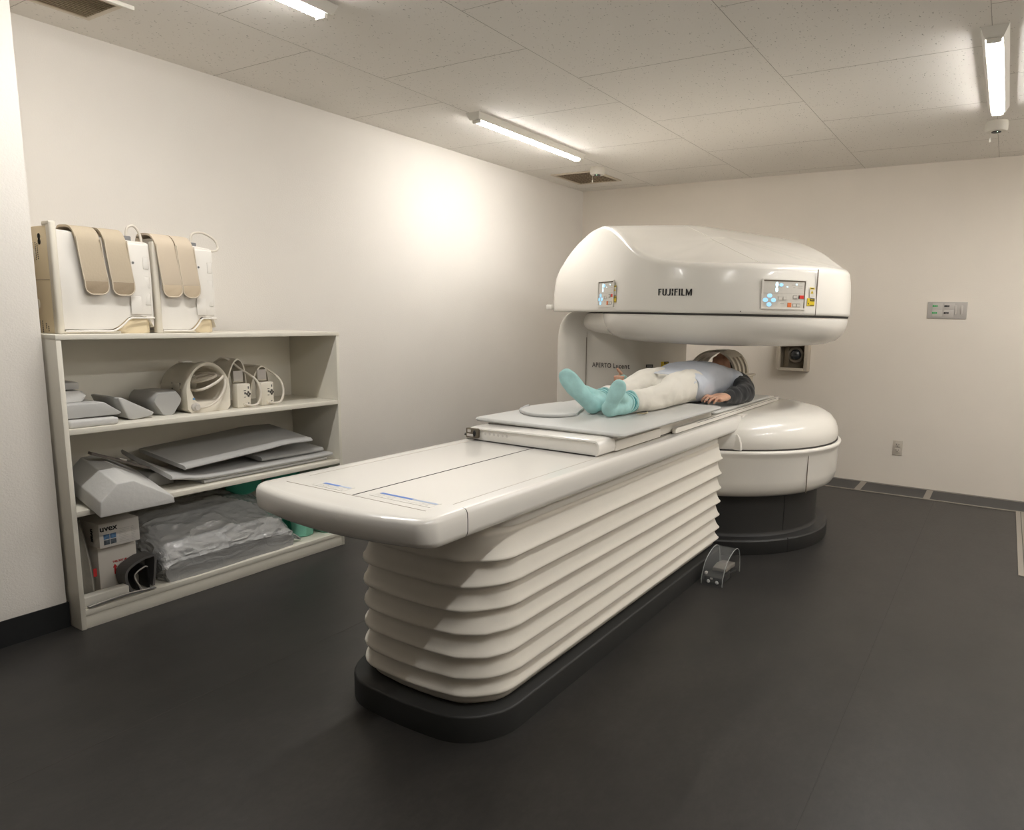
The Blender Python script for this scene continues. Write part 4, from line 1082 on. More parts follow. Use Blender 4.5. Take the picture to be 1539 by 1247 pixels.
for x, s_ in ((.215, .9), (.225, 1.02), (.27, 1.06), (.33, 1.02), (.38, .93), (.43, .82), (.48, .71), (.52, .60), (.548, .46), (.560, .32)):
    rings.append([V((x, -4.18 + (p[0] + 4.18) * (.93 + .07 * s_), Z4 + .001 + (p[1] - Z4) * s_)) for p in spline([(q[0], q[1], 0) for q in prof_] + [(prof_[0][0], prof_[0][1], 0)], 3)[:-1]] if False else [V((x, -4.18 + (q.x + 4.18) * (.93 + .07 * s_), max(Z4 + .0012, Z4 + .001 + (q.y - Z4) * s_))) for q in spline([(q[0], q[1], 0) for q in prof_] + [(prof_[0][0], prof_[0][1], 0)], 3)[:-1]])
inner_ = MB().loft(rings)
rumple(inner_, .004, 9, 2, sub=0); inner_.put('cushion', m_wrapped, bag, angle=80)
outer_ = MB()
r2 = []
for i, rg0 in enumerate(rings):
    c0 = sum((p for p in rg0), V()) / len(rg0)
    r2.append([c0 + (p - c0) * 1.02 for p in rg0])
outer_.loft(r2)
bmesh.ops.subdivide_edges(outer_.bm, edges=outer_.bm.edges[:], cuts=5, use_grid_fill=True)
bmesh.ops.recalc_face_normals(outer_.bm, faces=outer_.bm.faces)
outer_.bm.normal_update()
def ridge(q, s_): return (1 - min(1, abs(noise.noise(q * s_)) * 2.2)) ** 3
for v in outer_.bm.verts:
    p = v.co
    q = V((p.x * .8 + p.z * .8, p.y * .55 - p.z * .35, p.z * 1.1 - p.x * .3))
    n = ridge(q, 10) * .013 + ridge(q + V((3, 1, 7)), 27) * .0045 + ridge(q + V((9, 4, 2)), 55) * .002
    v.co += v.normal * (n + .001); v.co.z = max(v.co.z, Z4 + .0004)
outer_.put('plastic_wrap', m_plast, bag, angle=25)
tail = MB()
for k in range(7):
    a = .3 + k * .35
    tail.tube([(.50, -3.86, Z4 + .05), (.53, -3.82, Z4 + .035 + .012 * math.sin(a * 3)), (.55 - .02 * k * .2, -3.79 + .006 * math.cos(a * 5), Z4 + .008 + .01 * abs(math.sin(a * 7)))], lambda s_: .010 * (1 - s_ * .5), 6, 4, .35)
tail.put('wrap_tail', m_plast, bag, angle=25)
# green tubs behind
m_gr = mat('green_plastic', (0.06, 0.42, 0.29), .35, sss=0)
m_gr2 = mat('pale_green_plastic', (0.24, 0.62, 0.47), .35)
def tub(x0, x1, y0, y1, z1, m, label):
    t = thing('green_basin', ((x0 + x1) / 2, (y0 + y1) / 2, Z4), label, 'basin')
    rr = []
    for z, e in ((Z4, .02), (Z4 + .006, .012), (z1 - .012, .004), (z1 - .010, -.006), (z1, -.006), (z1, .004), (Z4 + .012, .018)):
        rr.append([V((p[0], p[1], z)) for p in rrect(x0 + e, x1 - e, y0 + e, y1 - e, min(.06, (x1 - x0) / 2 - .015), 6)])
    MB().loft(rr).put('basin', m, t, angle=50)
    return t
tub(.215, .36, -3.80, -3.60, Z4 + .36, m_gr, 'tall green plastic bin at the back right of the bottom tier')
tub(.40, .52, -3.775, -3.645, Z4 + .13, m_gr2, 'pale green plastic basin at the right of the bottom tier')
g = MB().prism(rrect(-3.635, -3.552, Z4, Z4 + .06, .025, 5), 0, .14, .008, 2, M=YZ(.40)).put('green_box', m_gr2, base=(.47, -3.6, Z4))
tag(g, 'small pale green box at the right end of the bottom tier', 'box')
g = MB().ell((.285, -3.935, Z4 + .318), .065, .10, .070, u=24, v=14).put('green_ball', m_gr, base=(.285, -3.935, Z4 + .248))

tag(g, 'round green ball lying on the back right corner of the wrapped cushion', 'ball')
# cartons at the left
cb = thing('carton', (.33, -4.62, Z4), 'plain white carton with red arrows on the bottom tier', 'carton')
MB().box(.25, .46, -4.735, -4.58, Z4, Z4 + .2115, .002).put('carton_body', m_card, cb)
q = MB()
for y in (-4.672, -4.632):
    q.box(.4605, .4612, y - .004, y + .004, Z4 + .075, Z4 + .105).prism([(y - .009, Z4 + .105), (y + .009, Z4 + .105), (y, Z4 + .120)], 0, .0007, M=YZ(.4605))
q.put('red_arrows', m_redp, cb, smooth=False)
text('print', 'THIS SIDE UP', .0125, frame((.4606, -4.652, Z4 + .130), (0, 1, 0), (0, 0, 1)), m_redp, cb, sx=.8)
ux = thing('goggle_carton', (.40, -4.66, Z4 + .213), 'small printed white carton stacked on the plain carton, with blue pictures', 'carton')
Mu = Matrix.Translation((.395, -4.66, Z4 + .2130)) 
MB().box(-.09, .105, -.082, .080, 0, .105, .002, M=Mu).put('carton_body', m_cardw, ux)
FM = frame((.5005, -4.66, Z4 + .2130), (0, 1, 0), (0, 0, 1))
text('brand_print', 'uvex', .036, FM @ Matrix.Translation((-.045, .083, 0)), m_blk, ux, bold=.0005)
text('brand_print', 'uvex', .030, frame((.36, -4.7175, Z4 + .25), (0, 0, 1), (1, 0, 0)) if False else frame((.44, -4.7425, Z4 + .262), (0, 0, -1), (1, 0, 0)), m_blk, ux, bold=.0008)
mb1 = mat('picture_blue', (0.12, 0.24, 0.42), .5, var=.5, vscale=60); mb2 = mat('picture_grey', (0.10, 0.12, 0.14), .5, var=.6, vscale=70)
for (dx, dy, m) in ((-.066, .036, mb1), (-.040, .036, mb1), (-.066, .012, mb2), (-.040, .012, mb2)):
    MB().box(dx, dx + .023, dy, dy + .021, .0002, .0008, M=FM).put('picture', m, ux, smooth=False)
q = MB()
for k in range(9):
    q.box(-.005, .02 + .02 * random.random(), .068 - k * .007, .0705 - k * .007, .0002, .0006, M=FM); q.box(.045, .055 + .012 * random.random(), .068 - k * .007, .0705 - k * .007, .0002, .0006, M=FM)
q.put('small_print', m_grey, ux, smooth=False)
# hazy bag at the far left
b = MB(); rings = []
for z, s_ in ((Z4, .9), (Z4 + .01, 1.0), (Z4 + .08, 1.0), (Z4 + .16, .9), (Z4 + .24, .7), (Z4 + .31, .5), (Z4 + .335, .42)):
    rings.append([V((.40 + .10 * s_ * math.cos(a) + .012 * math.sin(5 * a) * s_, -4.794 + .046 * s_ * math.sin(a) + .003 * math.cos(7 * a), z)) for a in [2 * PI * k / 40 for k in range(40)]])
b.loft(rings); rumple(b, .003, 30, 4, sub=0, zmin=Z4)
bg = b.put('plastic_bag', m_bag, base=(.36, -4.79, Z4), angle=40)
tag(bg, 'hazy plastic bag standing at the far left of the bottom tier', 'bag')
MB().box(.498, .500, -4.775, -4.762, Z4 + .10, Z4 + .135).put('red_label', m_redp, bg, smooth=False)
# white tray and grey straps in front
tr = MB().box(.515, .565, -4.845, -4.672, Z4, Z4 + .045, .003).put('white_tray', m_plainw, base=(.5, -4.76, Z4))
tag(tr, 'white flat box at the front left corner of the bottom tier', 'box')
sp = thing('strap_holder', (.5, -4.61, Z4), 'dark grey padded brace with pale piping standing on the bottom tier', 'brace')
def plate(path, x0, x1, th, name, m, parent):
    P = spline([(0, p[0], p[1]) for p in path], 5); rings = []; n = len(P)
    for i, p in enumerate(P):
        t_ = (P[min(i + 1, n - 1)] - P[max(i - 1, 0)]).normalized(); nn = V((0, -t_.z, t_.y)) * th / 2
        rings.append([V((x0, p.y, p.z)) - nn, V((x1, p.y, p.z)) - nn, V((x1, p.y, p.z)) + nn, V((x0, p.y, p.z)) + nn])
    return MB().loft(rings).put(name, m, parent, angle=50)
plate([(-4.665, Z4 + .004), (-4.685, Z4 + .06), (-4.675, Z4 + .105), (-4.62, Z4 + .135), (-4.585, Z4 + .14)], .468, .545, .010, 'padded_side', m_dgrey, sp)
plate([(-4.585, Z4 + .14), (-4.560, Z4 + .135), (-4.565, Z4 + .07), (-4.575, Z4 + .004)], .468, .545, .010, 'padded_side', m_dgrey, sp)
plate([(-4.64, Z4 + .004), (-4.655, Z4 + .06), (-4.645, Z4 + .085), (-4.61, Z4 + .10)], .475, .552, .008, 'inner_sleeve', m_blk, sp)
plate([(-4.60, Z4 + .10), (-4.597, Z4 + .05), (-4.60, Z4 + .004)], .475, .552, .008, 'inner_sleeve', m_blk, sp)
MB().tube([(.552, -4.63, Z4 + .006), (.553, -4.655, Z4 + .065), (.553, -4.645, Z4 + .088), (.552, -4.612, Z4 + .103), (.552, -4.60, Z4 + .10)], .003, 6, 4).put('piping', m_plate2, sp)
fs = thing('flat_strap', (.56, -4.72, Z4), 'grey flat strap lying along the front edge of the bottom tier', 'strap')
plate([(-4.838, Z4 + .008), (-4.79, Z4 + .010), (-4.70, Z4 + .014), (-4.60, Z4 + .008), (-4.57, Z4 + .006)], .568, .585, .005, 'strap_band', mat('mid_grey_webbing', (0.25, .25, .24), .7), fs)
MB().tube([(.586, -4.838, Z4 + .012), (.586, -4.79, Z4 + .016), (.586, -4.70, Z4 + .020), (.586, -4.60, Z4 + .013)], .0025, 6, 4).put('piping', m_plate2, fs)

# ---------------------------------------------------------------- foot pedal with clear guard on the floor
m_acr = mat('clear_acrylic', (0.9, 0.92, 0.92), .05, trans=1.0, ior=1.3, spec=.5)
m_acre = mat('acrylic_edge', (0.42, 0.44, 0.43), .2, alpha=.75)
fp = thing('foot_pedal', (2.545, -2.81, 0), 'dark foot pedal under a clear arched guard on the floor beside the bellows', 'foot pedal')
ap = spline([(0, -2.943, 0), (0, -2.938, .04), (0, -2.90, .098), (0, -2.83, .135), (0, -2.755, .146), (0, -2.705, .125), (0, -2.682, .07), (0, -2.675, 0)], 5)
rr = []
for i, p in enumerate(ap):
    t_ = (ap[min(i + 1, len(ap) - 1)] - ap[max(i - 1, 0)]).normalized(); nn = V((0, -t_.z, t_.y)) * .0015
    if i in (0, len(ap) - 1): nn.z = 0
    rr.append([V((2.489, p.y, p.z)) - nn, V((2.597, p.y, p.z)) - nn, V((2.597, p.y, p.z)) + nn, V((2.489, p.y, p.z)) + nn])
m_acr2 = mat('acrylic_sheet', (0.75, 0.77, 0.77), .08, alpha=.06, spec=.6)
MB().loft(rr).put('clear_guard', m_acr2, fp, angle=60)
for x in (2.489, 2.597):
    MB().tube([V((x, p.y, max(p.z, .002))) for p in ap], .0022, 6, 0).put('guard_edge', m_acre, fp)
m_ped = mat('pedal_dark', (0.035, .035, .033), .45)
MB().box(2.498, 2.588, -2.930, -2.80, .002, .040, .003).put('base_box', m_ped, fp)
MB().prism([(-2.80, .004), (-2.70, .004), (-2.70, .020), (-2.80, .030)], 0, .088, .002, 2, M=YZ(2.50)).put('base_plate', m_ped, fp)
MB().prism([(-2.86, .048), (-2.72, .040), (-2.715, .062), (-2.80, .074), (-2.86, .066)], 0, .070, .004, 2, M=YZ(2.515), bevall=True).put('treadle', mat('treadle_grey', (0.19, .175, .155), .5), fp)
MB().box(2.52, 2.58, -2.80, -2.76, .02, .05, .002).put('treadle_arm', m_ped, fp)
for x in (2.522, 2.566): MB().ell((x, -2.933, .016), .009, .005, .009).put('white_knob', m_white, fp)
MB().box(2.53, 2.543, -2.9325, -2.930, .027, .036, .0008).put('label_plate', m_plate2, fp)
MB().box(2.492, 2.505, -2.915, -2.895, .040, .052, .002).put('bracket', m_plate2, fp)
# flat oval cushion near the foot end
ov = thing('oval_cushion', (1.88, -3.4, .8608), 'thin grey oval cushion with raised rim beside the left foot of the lying person', 'cushion')
o_ = [p.xy for p in spline([(1.775, -3.15, 0), (1.752, -3.30, 0), (1.750, -3.42, 0), (1.79, -3.52, 0), (1.88, -3.592, 0), (1.97, -3.600, 0), (2.035, -3.55, 0), (2.055, -3.47, 0), (2.03, -3.40, 0), (1.95, -3.2, 0), (1.90, -3.14, 0)], 5)]
MB().prism([(p.x, p.y) for p in o_], .8610, .873, .003, 2).put('cushion', m_pad, ov)
MB().tube([(1.750, -3.40, .874), (1.750, -3.43, .870), (1.79, -3.522, .868), (1.88, -3.594, .868), (1.97, -3.602, .868), (2.035, -3.553, .868), (2.053, -3.48, .868)], .0075, 10, 6).put('rim', m_grey2, ov)
sp.location.y += .015; sp.location.z -= 0

# ---------------------------------------------------------------- person lying on the scanner table, feet towards the camera
m_skin = mat('skin', (0.62, 0.36, 0.25), .5, sss=.15, var=.08, vscale=30)
m_shirt = mat('pale_blue_shirt', (0.56, 0.59, 0.65), .8, bump=.10, bscale=40)
m_trous = mat('cream_trousers', (0.74, 0.705, 0.63), .85, bump=.08, bscale=60)
m_black = mat('black_sleeve', (0.018, 0.019, 0.021), .85, bump=.15, bscale=30, sheen=.2)
m_sock = mat('aqua_sock', (0.40, 0.655, 0.64), .9, bump=.12, bscale=90, var=.10, vscale=22)
m_sockd = mat('teal_sock_line', (0.06, 0.30, 0.33), .9)
m_hair = mat('dark_hair', (0.02, 0.015, 0.012), .6, bump=.3, bscale=150)
ZP1, ZP2 = .8608, .8273
ps = thing('person', (2.12, -2.5, ZP1), 'person in pale blue shirt, cream trousers and aqua socks lying on the scanner table', 'person')
def limb(mb, pts, radii, seg=16, sub=5, flat=1.0, zmin=None):
    P = spline(pts, sub); n = len(P); m = len(radii) - 1; rings = []
    up = V((0, 0, 1))
    for i, p in enumerate(P):
        f = i / (n - 1) * m; k = min(int(f), m - 1); t_ = f - k; t_ = t_ * t_ * (3 - 2 * t_)
        r = lerp(radii[k], radii[k + 1], t_)
        t = (P[min(i + 1, n - 1)] - P[max(i - 1, 0)]).normalized()
        u = V((0, 0, 1)) if abs(t.z) < .92 else V((0, 1, 0))
        sd = t.cross(u).normalized(); uu = sd.cross(t).normalized()
        ring = [p + sd * math.cos(a) * r + uu * math.sin(a) * r * flat for a in [2 * PI * q / seg for q in range(seg)]]
        if zmin is not None:
            for q in ring: q.z = max(q.z, zmin)
        rings.append(ring)
    # rounded ends
    def cap(ring, c, d, r):
        out = []
        for s_ in (.5, .86, .98):
            out.append([c + (q - c) * math.sqrt(1 - s_ * s_) + d * r * s_ * .9 for q in ring])
        return out
    d0 = (P[0] - P[1]).normalized(); d1 = (P[-1] - P[-2]).normalized()
    rings = cap(rings[0], P[0], d0, radii[0])[::-1] + rings + cap(rings[-1], P[-1], d1, radii[-1])
    if zmin is not None:
        for rg in rings:
            for q in rg: q.z = max(q.z, zmin)
    mb.loft(rings); return mb
def sect(mb, data, e=2.4, seg=28):
    """stack of super-elliptical sections across y: (y, xc, hw, z0, z1)"""
    rings = []
    for (y, xc, hw, z0, z1) in data:
        rg = []
        for k in range(seg):
            a = 2 * PI * k / seg; c, s_ = math.cos(a), math.sin(a)
            rg.append(V((xc + hw * math.copysign(abs(c) ** (2 / e), c), y, (z0 + z1) / 2 + (z1 - z0) / 2 * math.copysign(abs(s_) ** (2 / e), s_))))
        rings.append(rg)
    mb.loft(rings); return mb
def skin(mb, name, m, voxel, parent, smooth=3, label=None, f=.6, wr=None):
    o = mb.put(name, m, parent, label=label)
    mods = [('REMESH', dict(mode='VOXEL', voxel_size=voxel, use_smooth_shade=True)), ('SMOOTH', dict(factor=f, iterations=smooth))]
    bake(o, mods)
    if wr:
        ns = [v.normal.copy() for v in o.data.vertices]; w0 = wloc(parent)
        for v, nn in zip(o.data.vertices, ns): v.co += nn * wr(v.co + w0)
    for p in o.data.polygons: p.use_smooth = True
    return o
# joints (person's right is image left)
HIP = {1: V((2.215, -2.52, .945)), -1: V((2.035, -2.52, .945))}
KNE = {1: V((2.252, -2.935, .924)), -1: V((2.035, -2.92, .922))}
ANK = {1: V((2.212, -3.315, .906)), -1: V((2.068, -3.285, .908))}
HEE = {1: V((2.192, -3.41, .898)), -1: V((2.085, -3.375, .898))}
BAL = {1: V((2.236, -3.445, .972)), -1: V((2.000, -3.435, .985))}
TOE = {1: V((2.249, -3.432, 1.000)), -1: V((1.985, -3.425, 1.020))}
SHO = {1: V((2.285, -1.985, .935)), -1: V((1.950, -1.985, .935))}
ELB = {1: V((2.420, -2.185, .883)), -1: V((1.835, -2.22, .905))}
WRI = {1: V((2.388, -2.435, .880)), -1: V((1.885, -2.545, .935))}
bd = MB()
sect(bd, [(-2.64, 2.125, .13, .86, .99), (-2.55, 2.125, .155, .845, 1.005), (-2.4, 2.122, .15, .838, 1.01), (-2.25, 2.12, .145, .838, 1.02), (-2.1, 2.12, .165, .836, 1.02), (-1.98, 2.12, .17, .838, 1.0), (-1.93, 2.12, .11, .85, .985), (-1.90, 2.12, .06, .87, .97)])
limb(bd, [(2.12, -1.96, .93), (2.12, -1.89, .94), (2.122, -1.82, .955)], [.060, .054, .056])
for s_ in (1, -1):
    limb(bd, [HIP[s_], (HIP[s_] + KNE[s_]) / 2, KNE[s_], (KNE[s_] * .6 + ANK[s_] * .4) - V((0, 0, .006)), ANK[s_]], [.072, .066, .048, .044, .034])
    limb(bd, [ANK[s_], HEE[s_] + V((0, .006, 0))], [.030, .026], sub=2)
    limb(bd, [HEE[s_], (HEE[s_] + BAL[s_]) / 2 + V((0, .012, 0)), BAL[s_] + V((0, .012, 0))], [.024, .022, .018])
    limb(bd, [SHO[s_], (SHO[s_] + ELB[s_]) / 2, ELB[s_]], [.052, .046, .040])
    limb(bd, [ELB[s_], (ELB[s_] + WRI[s_]) / 2, WRI[s_]], [.040, .038, .027])
# head: skull, jaw, face features
HC = V((2.125, -1.765, .980))
bd.ell(HC, .073, .100, .094, u=24, v=16)
bd.ell(HC + V((0, -.055, .018)), .056, .060, .066, u=20, v=14)
bd.ell(HC + V((0, -.085, .038)), .030, .026, .034, u=16, v=10)                      # chin
bd.ell(HC + V((0, -.030, .088)), .030, .050, .018, u=16, v=10)
limb(bd, [HC + V((0, .012, .090)), HC + V((0, -.022, .110)), HC + V((0, -.034, .106))], [.007, .011, .012], seg=10, sub=3)  # nose
bd.ell(HC + V((0, .026, .080)), .050, .016, .016)                                   # brow
for s_ in (1, -1):
    bd.ell(HC + V((s_ * .074, -.002, .0)), .008, .016, .028)                         # ears
    bd.ell(HC + V((s_ * .036, -.028, .066)), .022, .026, .020)                       # cheeks
def finger(mb, a, b, c, d, r):
    limb(mb, [a, b, c, d], [r, r * .95, r * .9, r * .75], seg=10, sub=4)
# person's left hand resting on the pad edge (image right): palm down, loosely curled
w1 = WRI[1]
hd = MB()
fwd = V((-.24, -.97, -.02)).normalized(); sid = V((.97, -.24, -.12)).normalized(); upv = sid.cross(fwd) * -1
upv = V((0, 0, 1))
pc = w1 + fwd * .055
def hp(f_, s2, u_): return w1 + fwd * f_ * 1.12 + sid * s2 * 1.12 + upv * (u_ * 1.1 + .004)
rings = []
for (f_, hw, z0, z1) in ((-.01, .026, -.017, .018), (.02, .032, -.017, .020), (.05, .040, -.017, .019), (.08, .043, -.018, .013), (.095, .041, -.018, .006)):
    rings.append([hp(f_, hw * math.cos(a), (z0 + z1) / 2 + (z1 - z0) / 2 * math.sin(a)) for a in [2 * PI * k / 20 for k in range(20)]])
bd.loft(rings)
for k, (s2, ln) in enumerate(((-.032, .062), (-.011, .070), (.011, .066), (.032, .052))):
    finger(bd, hp(.080, s2, .000), hp(.080 + ln * .48, s2 - .004, .006), hp(.080 + ln * .86, s2 - .010, -.010), hp(.080 + ln * .88, s2 - .014, -.026 + .006), .0088 if k < 3 else .0078)
finger(bd, hp(.02, -.030, -.004), hp(.050, -.052, -.006), hp(.085, -.054, -.012), hp(.104, -.046, -.016), .0098)
# person's right hand (image left): thumb up, fingers round the squeeze ball
w2 = WRI[-1]; BALL = V((1.893, -2.705, .965))
bd.ell((w2 + BALL) / 2 + V((-.028, -.012, -.018)), .026, .058, .034, u=16, v=12)
bd.ell(BALL + V((-.030, .026, -.010)), .016, .034, .034, u=16, v=12)
for k, dz in enumerate((.012, -.006, -.024, -.040)):
    a0_ = BALL + V((-.032, .004, dz)); 
    finger(bd, a0_, BALL + V((-.034, -.030, dz)), BALL + V((-.008, -.044, dz + .002)), BALL + V((.020, -.030, dz + .004)), .0088 if k < 3 else .0078)
finger(bd, BALL + V((-.024, .040, .006)), BALL + V((-.022, .018, .030)), BALL + V((-.024, -.008, .046)), BALL + V((-.026, -.020, .058)), .0100)
body = skin(bd, 'body', m_skin, .0055, ps, 2, f=.5)
# eyes and lips as small children of the body
m_lip = mat('lips', (0.50, 0.22, 0.18), .45); m_eye = mat('eyelid', (0.50, 0.28, 0.2), .5)
MB().ell(HC + V((0, -.058, .090)), .022, .007, .006).put('lips', m_lip, body)
for s_ in (1, -1): MB().ell(HC + V((s_ * .030, .010, .086)), .014, .008, .005).put('closed_eye', m_eye, body)
# hair
h = MB(); h.ell(HC + V((0, .020, .004)), .082, .098, .094, u=24, v=16)
h.ell(HC + V((0, .060, .052)), .066, .048, .052, u=20, v=12)
skin(h, 'hair', m_hair, .006, ps, 2)
# trousers
def wrinkle(fx, fy, amp, seed=0):
    def w(p):
        n = noise.noise(V((p.x * fx + p.z * 6, p.y * fy, p.z * fx + seed)))
        n2 = noise.noise(V((p.x * fx * 2.2, p.y * fy * 2 + p.x * 14, p.z * 18 + seed)))
        return (n + .6 * n2 - abs(n2) * .5) * amp
    return w
tr = MB()
sect(tr, [(-2.80, 2.125, .10, .872, .955), (-2.74, 2.125, .150, .866, .985), (-2.66, 2.125, .174, .862, 1.006), (-2.58, 2.125, .176, .856, 1.004), (-2.50, 2.124, .174, .852, 1.010), (-2.42, 2.122, .160, .845, 1.015)])
for s_ in (1, -1):
    lo = ANK[s_] + V((.008 * s_, .092, .012))
    limb(tr, [HIP[s_] + V((0, 0, -.004)), (HIP[s_] * .5 + KNE[s_] * .5) + V((0, 0, .010)), KNE[s_] + V((0, 0, .002)), (KNE[s_] + lo) / 2 + V((0, 0, -.004)), lo], [.088, .084, .066, .060, .054], seg=24, zmin=ZP1 + .001)
trs = skin(tr, 'trousers', m_trous, .006, ps, 3, wr=wrinkle(13, 6, .0075))
for v in trs.data.vertices:
    if v.co.y + ps.location.y < -2.665: v.co.z = max(v.co.z, .0008)
MB().tube([(2.262, -3.27, ZP1 + .008), (2.290, -3.245, ZP1 + .009), (2.285, -3.21, ZP1 + .010)], .004, 8, 4).put('hem_fold', mat('khaki_lining', (0.35, .30, .2), .8), trs)
# shirt, worn like a short gown
sh_ = MB()
sect(sh_, [(-2.668, 2.125, .200, .900, 1.018), (-2.62, 2.125, .206, .868, 1.022), (-2.50, 2.124, .204, .842, 1.030), (-2.40, 2.122, .192, .832, 1.046), (-2.30, 2.122, .192, .832, 1.057), (-2.18, 2.12, .196, .830, 1.054), (-2.06, 2.12, .205, .832, 1.034), (-1.97, 2.12, .200, .836, 1.006), (-1.925, 2.12, .150, .848, .985), (-1.90, 2.12, .085, .87, .985)], e=2.6, seg=36)
limb(sh_, [(2.26, -2.02, .945), (2.315, -2.065, .935)], [.068, .064], sub=3)
limb(sh_, [(1.98, -2.02, .945), (1.925, -2.065, .935)], [.068, .064], sub=3)
shs = skin(sh_, 'shirt', m_shirt, .006, ps, 3, wr=wrinkle(7, 11, .0065, 4))
# white lining strip and dark waist line under the hem
# sleeves of the black undershirt
sl = MB()
limb(sl, [SHO[1] + V((.02, -.02, 0)), (SHO[1] + ELB[1]) / 2 + V((.012, 0, .004)), ELB[1]], [.062, .062, .054], seg=20, zmin=ZP2 + .001)
limb(sl, [ELB[1], (ELB[1] + WRI[1]) / 2 + V((0, 0, .002)), WRI[1] + V((0, .012, 0))], [.054, .050, .036], seg=20, zmin=ZP2 + .001)
skin(sl, 'sleeve', m_black, .006, ps, 3, wr=wrinkle(14, 22, .006, 2))
sl = MB()
limb(sl, [SHO[-1] + V((-.02, -.02, 0)), (SHO[-1] + ELB[-1]) / 2, ELB[-1]], [.062, .060, .052], seg=20, zmin=ZP2 + .001)
limb(sl, [ELB[-1], (ELB[-1] + WRI[-1]) / 2, WRI[-1] + V((0, .02, 0))], [.052, .046, .036], seg=20)
skin(sl, 'sleeve', m_black, .006, ps, 3, wr=wrinkle(14, 22, .005, 3))
# socks
for s_ in (1, -1):
    k = MB()
    out = V((s_, 0, 0))
    A_, H_, B_, T_ = ANK[s_], HEE[s_], BAL[s_], TOE[s_]
    limb(k, [A_ + V((.004 * s_, .06, .010)), A_, (A_ + H_) / 2 + V((0, 0, .002)), H_], [.045, .043, .040, .0375], seg=20)
    # foot as stacked sections from heel to toes, wider at the ball
    ax = (T_ - H_).normalized(); wv = ax.cross(V((0, -1, 0))).normalized(); nv = wv.cross(ax).normalized()
    L_ = (T_ - H_).length
    rings = []
    for (f_, w_2, th) in ((-.22, .012, .012), (-.12, .028, .026), (.05, .035, .034), (.25, .036, .036), (.5, .041, .036), (.75, .047, .030), (.95, .047, .024), (1.10, .042, .020), (1.22, .032, .015), (1.29, .016, .008)):
        c = H_ + ax * (L_ * f_) + nv * (.004 * math.sin(f_ * 3))
        ww = w_2 * (.80 if s_ == 1 else 1.0)
        rings.append([c + wv * ww * math.cos(a) + nv * th * math.sin(a) for a in [2 * PI * q / 20 for q in range(20)]])
    k.loft(rings)
    # instep joining foot and ankle
    limb(k, [A_ + V((0, .02, .012)), (A_ + B_) / 2 + V((0, .022, .008)), B_ + V((0, .012, 0))], [.034, .030, .024], seg=16)
    so = skin(k, 'sock', m_sock, .005, ps, 3, wr=lambda p: .0015 * noise.noise(p * 30))
    for v in so.data.vertices:
        if v.co.z < .0006: v.co.z = .0006
    # rolled cuff rings
    for j, (dy, rr) in enumerate(((.014, .0435), (.026, .0450), (.038, .0470), (.049, .0470), (.060, .047))):
        c = A_ + V((.003 * s_, dy, .006 + dy * .12)); q = MB()
        pts = [c + V((rr * math.cos(a), .010 * math.sin(a * 2 + j), rr * math.sin(a))) for a in [2 * PI * z / 24 for z in range(25)]]
        pts = [V((p.x, p.y, max(p.z, ZP1 + .004))) for p in pts]
        q.tube(pts, .0045 if j % 2 == 0 else .0028, 8, 2).put('cuff_roll', m_sock if j % 2 == 0 else m_sockd, so)
# squeeze ball held in the hand
t = MB().ell(BALL, .024, .030, .026, u=20, v=14).put('squeeze_ball', mat('squeeze_ball', (0.30, 0.46, 0.42), .4), base=BALL)
tag(t, 'small grey green call ball held in the raised hand of the lying person', 'ball')
# hem of the paper cover with a dark pen line at the waist
cv = MB()
rg = []
for i in range(13):
    a = lerp(0.35, 2.35, i / 12)
    p = V((2.125 + .196 * math.cos(a), -2.665 - .030 * math.sin(a), .955 + .064 * math.sin(a)))
    rg.append([p, p + V((0, -.03, -.006)), p + V((0, -.03, -.009)), p + V((0, 0, -.004))])
cv.loft(rg); cv.put('shirt_hem', mat('pale_hem', (0.62, .64, .68), .8), shs)

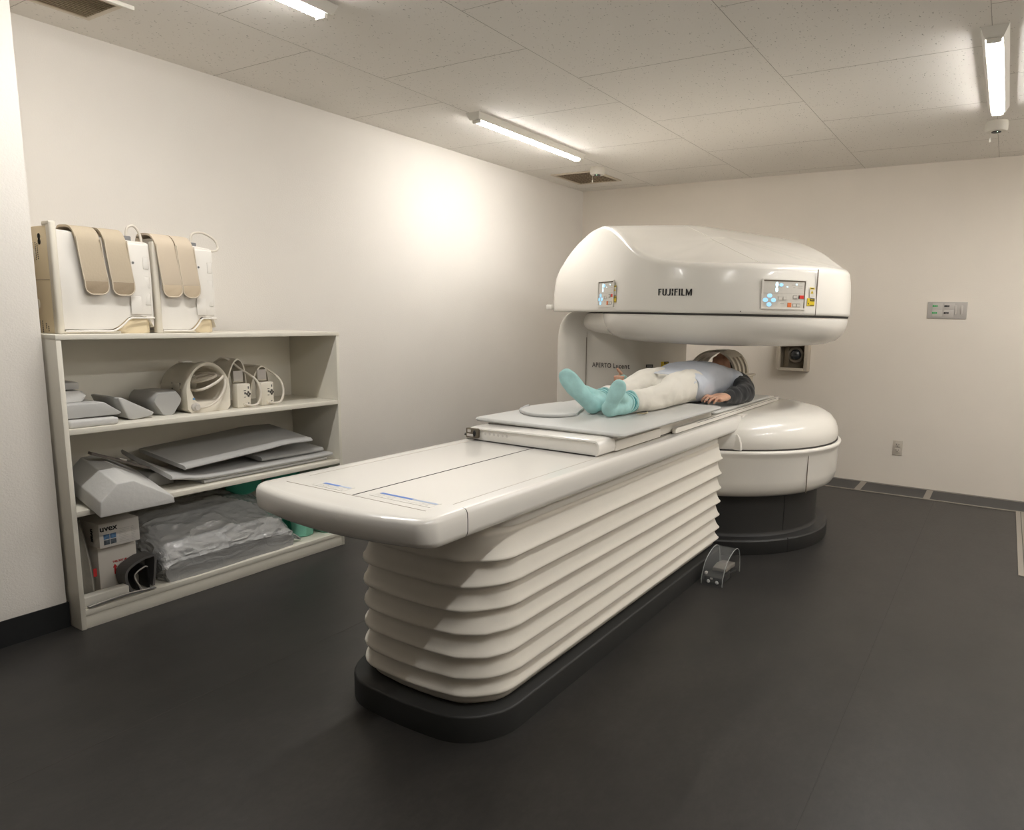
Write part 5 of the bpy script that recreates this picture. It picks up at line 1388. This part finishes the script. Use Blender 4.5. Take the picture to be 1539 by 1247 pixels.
# ---------------------------------------------------------------- head coil cage over the face
m_cage = mat('cage_ivory', (0.62, 0.565, 0.47), .35)
cg = thing('head_coil_cage', (2.12, -1.76, ZP2), 'ivory ribbed cage coil over the head of the lying person', 'medical coil')
tray = MB()
tray.prism([(-.135, .0), (.135, .0), (.165, .045), (.165, .112), (.150, .118), (.145, .06), (.115, .02), (-.115, .02), (-.145, .06), (-.150, .118), (-.165, .112), (-.165, .045)], 0, .27, .003, 2, M=frame((2.12, -1.62, ZP2 + .0005), (1, 0, 0), (0, 0, 1)))
tray.put('tray', m_cage, cg, angle=40)
for s_ in (1, -1): MB().box(2.12 + s_ * .150 - .022, 2.12 + s_ * .150 + .032, -1.90, -1.62, ZP2 + .119, ZP2 + .131, .004).put('side_rail', m_cage, cg)
ztop = ZP2 + .281
def rib_pt(s_, t_, y):
    a = lerp(.02, PI / 2 * .93, t_)
    return V((2.12 + s_ * (.150 * math.cos(a)), y, ZP2 + .125 + (.152) * math.sin(a)))
def shell_strip(s_, ya, yb, t0, t1, name, n=10):
    q = MB(); rings = []
    for k in range(n + 1):
        t_ = lerp(t0, t1, k / n); sk = .035 * t_
        a_ = rib_pt(s_, t_, ya + sk); b_ = rib_pt(s_, t_, yb + sk); c_ = V((2.12, a_.y, ZP2 + .115))
        o1 = (a_ - c_); o1.y = 0; o1 = o1.normalized() * .007
        rings.append([a_ - o1, b_ - o1, b_ + o1, a_ + o1])
    q.loft(rings); return q.put(name, m_cage, cg, angle=60)
for s_ in (1, -1):
    for y in (-1.950, -1.876, -1.802, -1.728):
        shell_strip(s_, y, y + .034, -.02, .60, 'rib')
    shell_strip(s_, -1.950, -1.694, -.03, .05, 'lower_band')
    shell_strip(s_, -1.950, -1.690, .56, .90, 'brow_plate')
rings = []
for k in range(9):
    x = 2.12 + lerp(-.07, .07, k / 8); z = ZP2 + .125 + .152 * math.sqrt(max(0, 1 - ((x - 2.12) / .15) ** 2))
    rings.append([V((x, -1.78, z - .004)), V((x, -1.665, z - .008)), V((x, -1.665, z + .004)), V((x, -1.78, z + .006))])
MB().loft(rings).put('top_band', m_cage, cg)

# ---------------------------------------------------------------- world and view
w = D.worlds.new('world'); SC.world = w; w.use_nodes = True
w.node_tree.nodes['Background'].inputs[0].default_value = (0.9, 0.9, 1, 1)
w.node_tree.nodes['Background'].inputs[1].default_value = 0.0
SC.view_settings.view_transform = 'Standard'; SC.view_settings.look = 'None'
SC.view_settings.gamma = 1.0; SC.view_settings.use_curve_mapping = False
SC.view_settings.exposure = 0.1
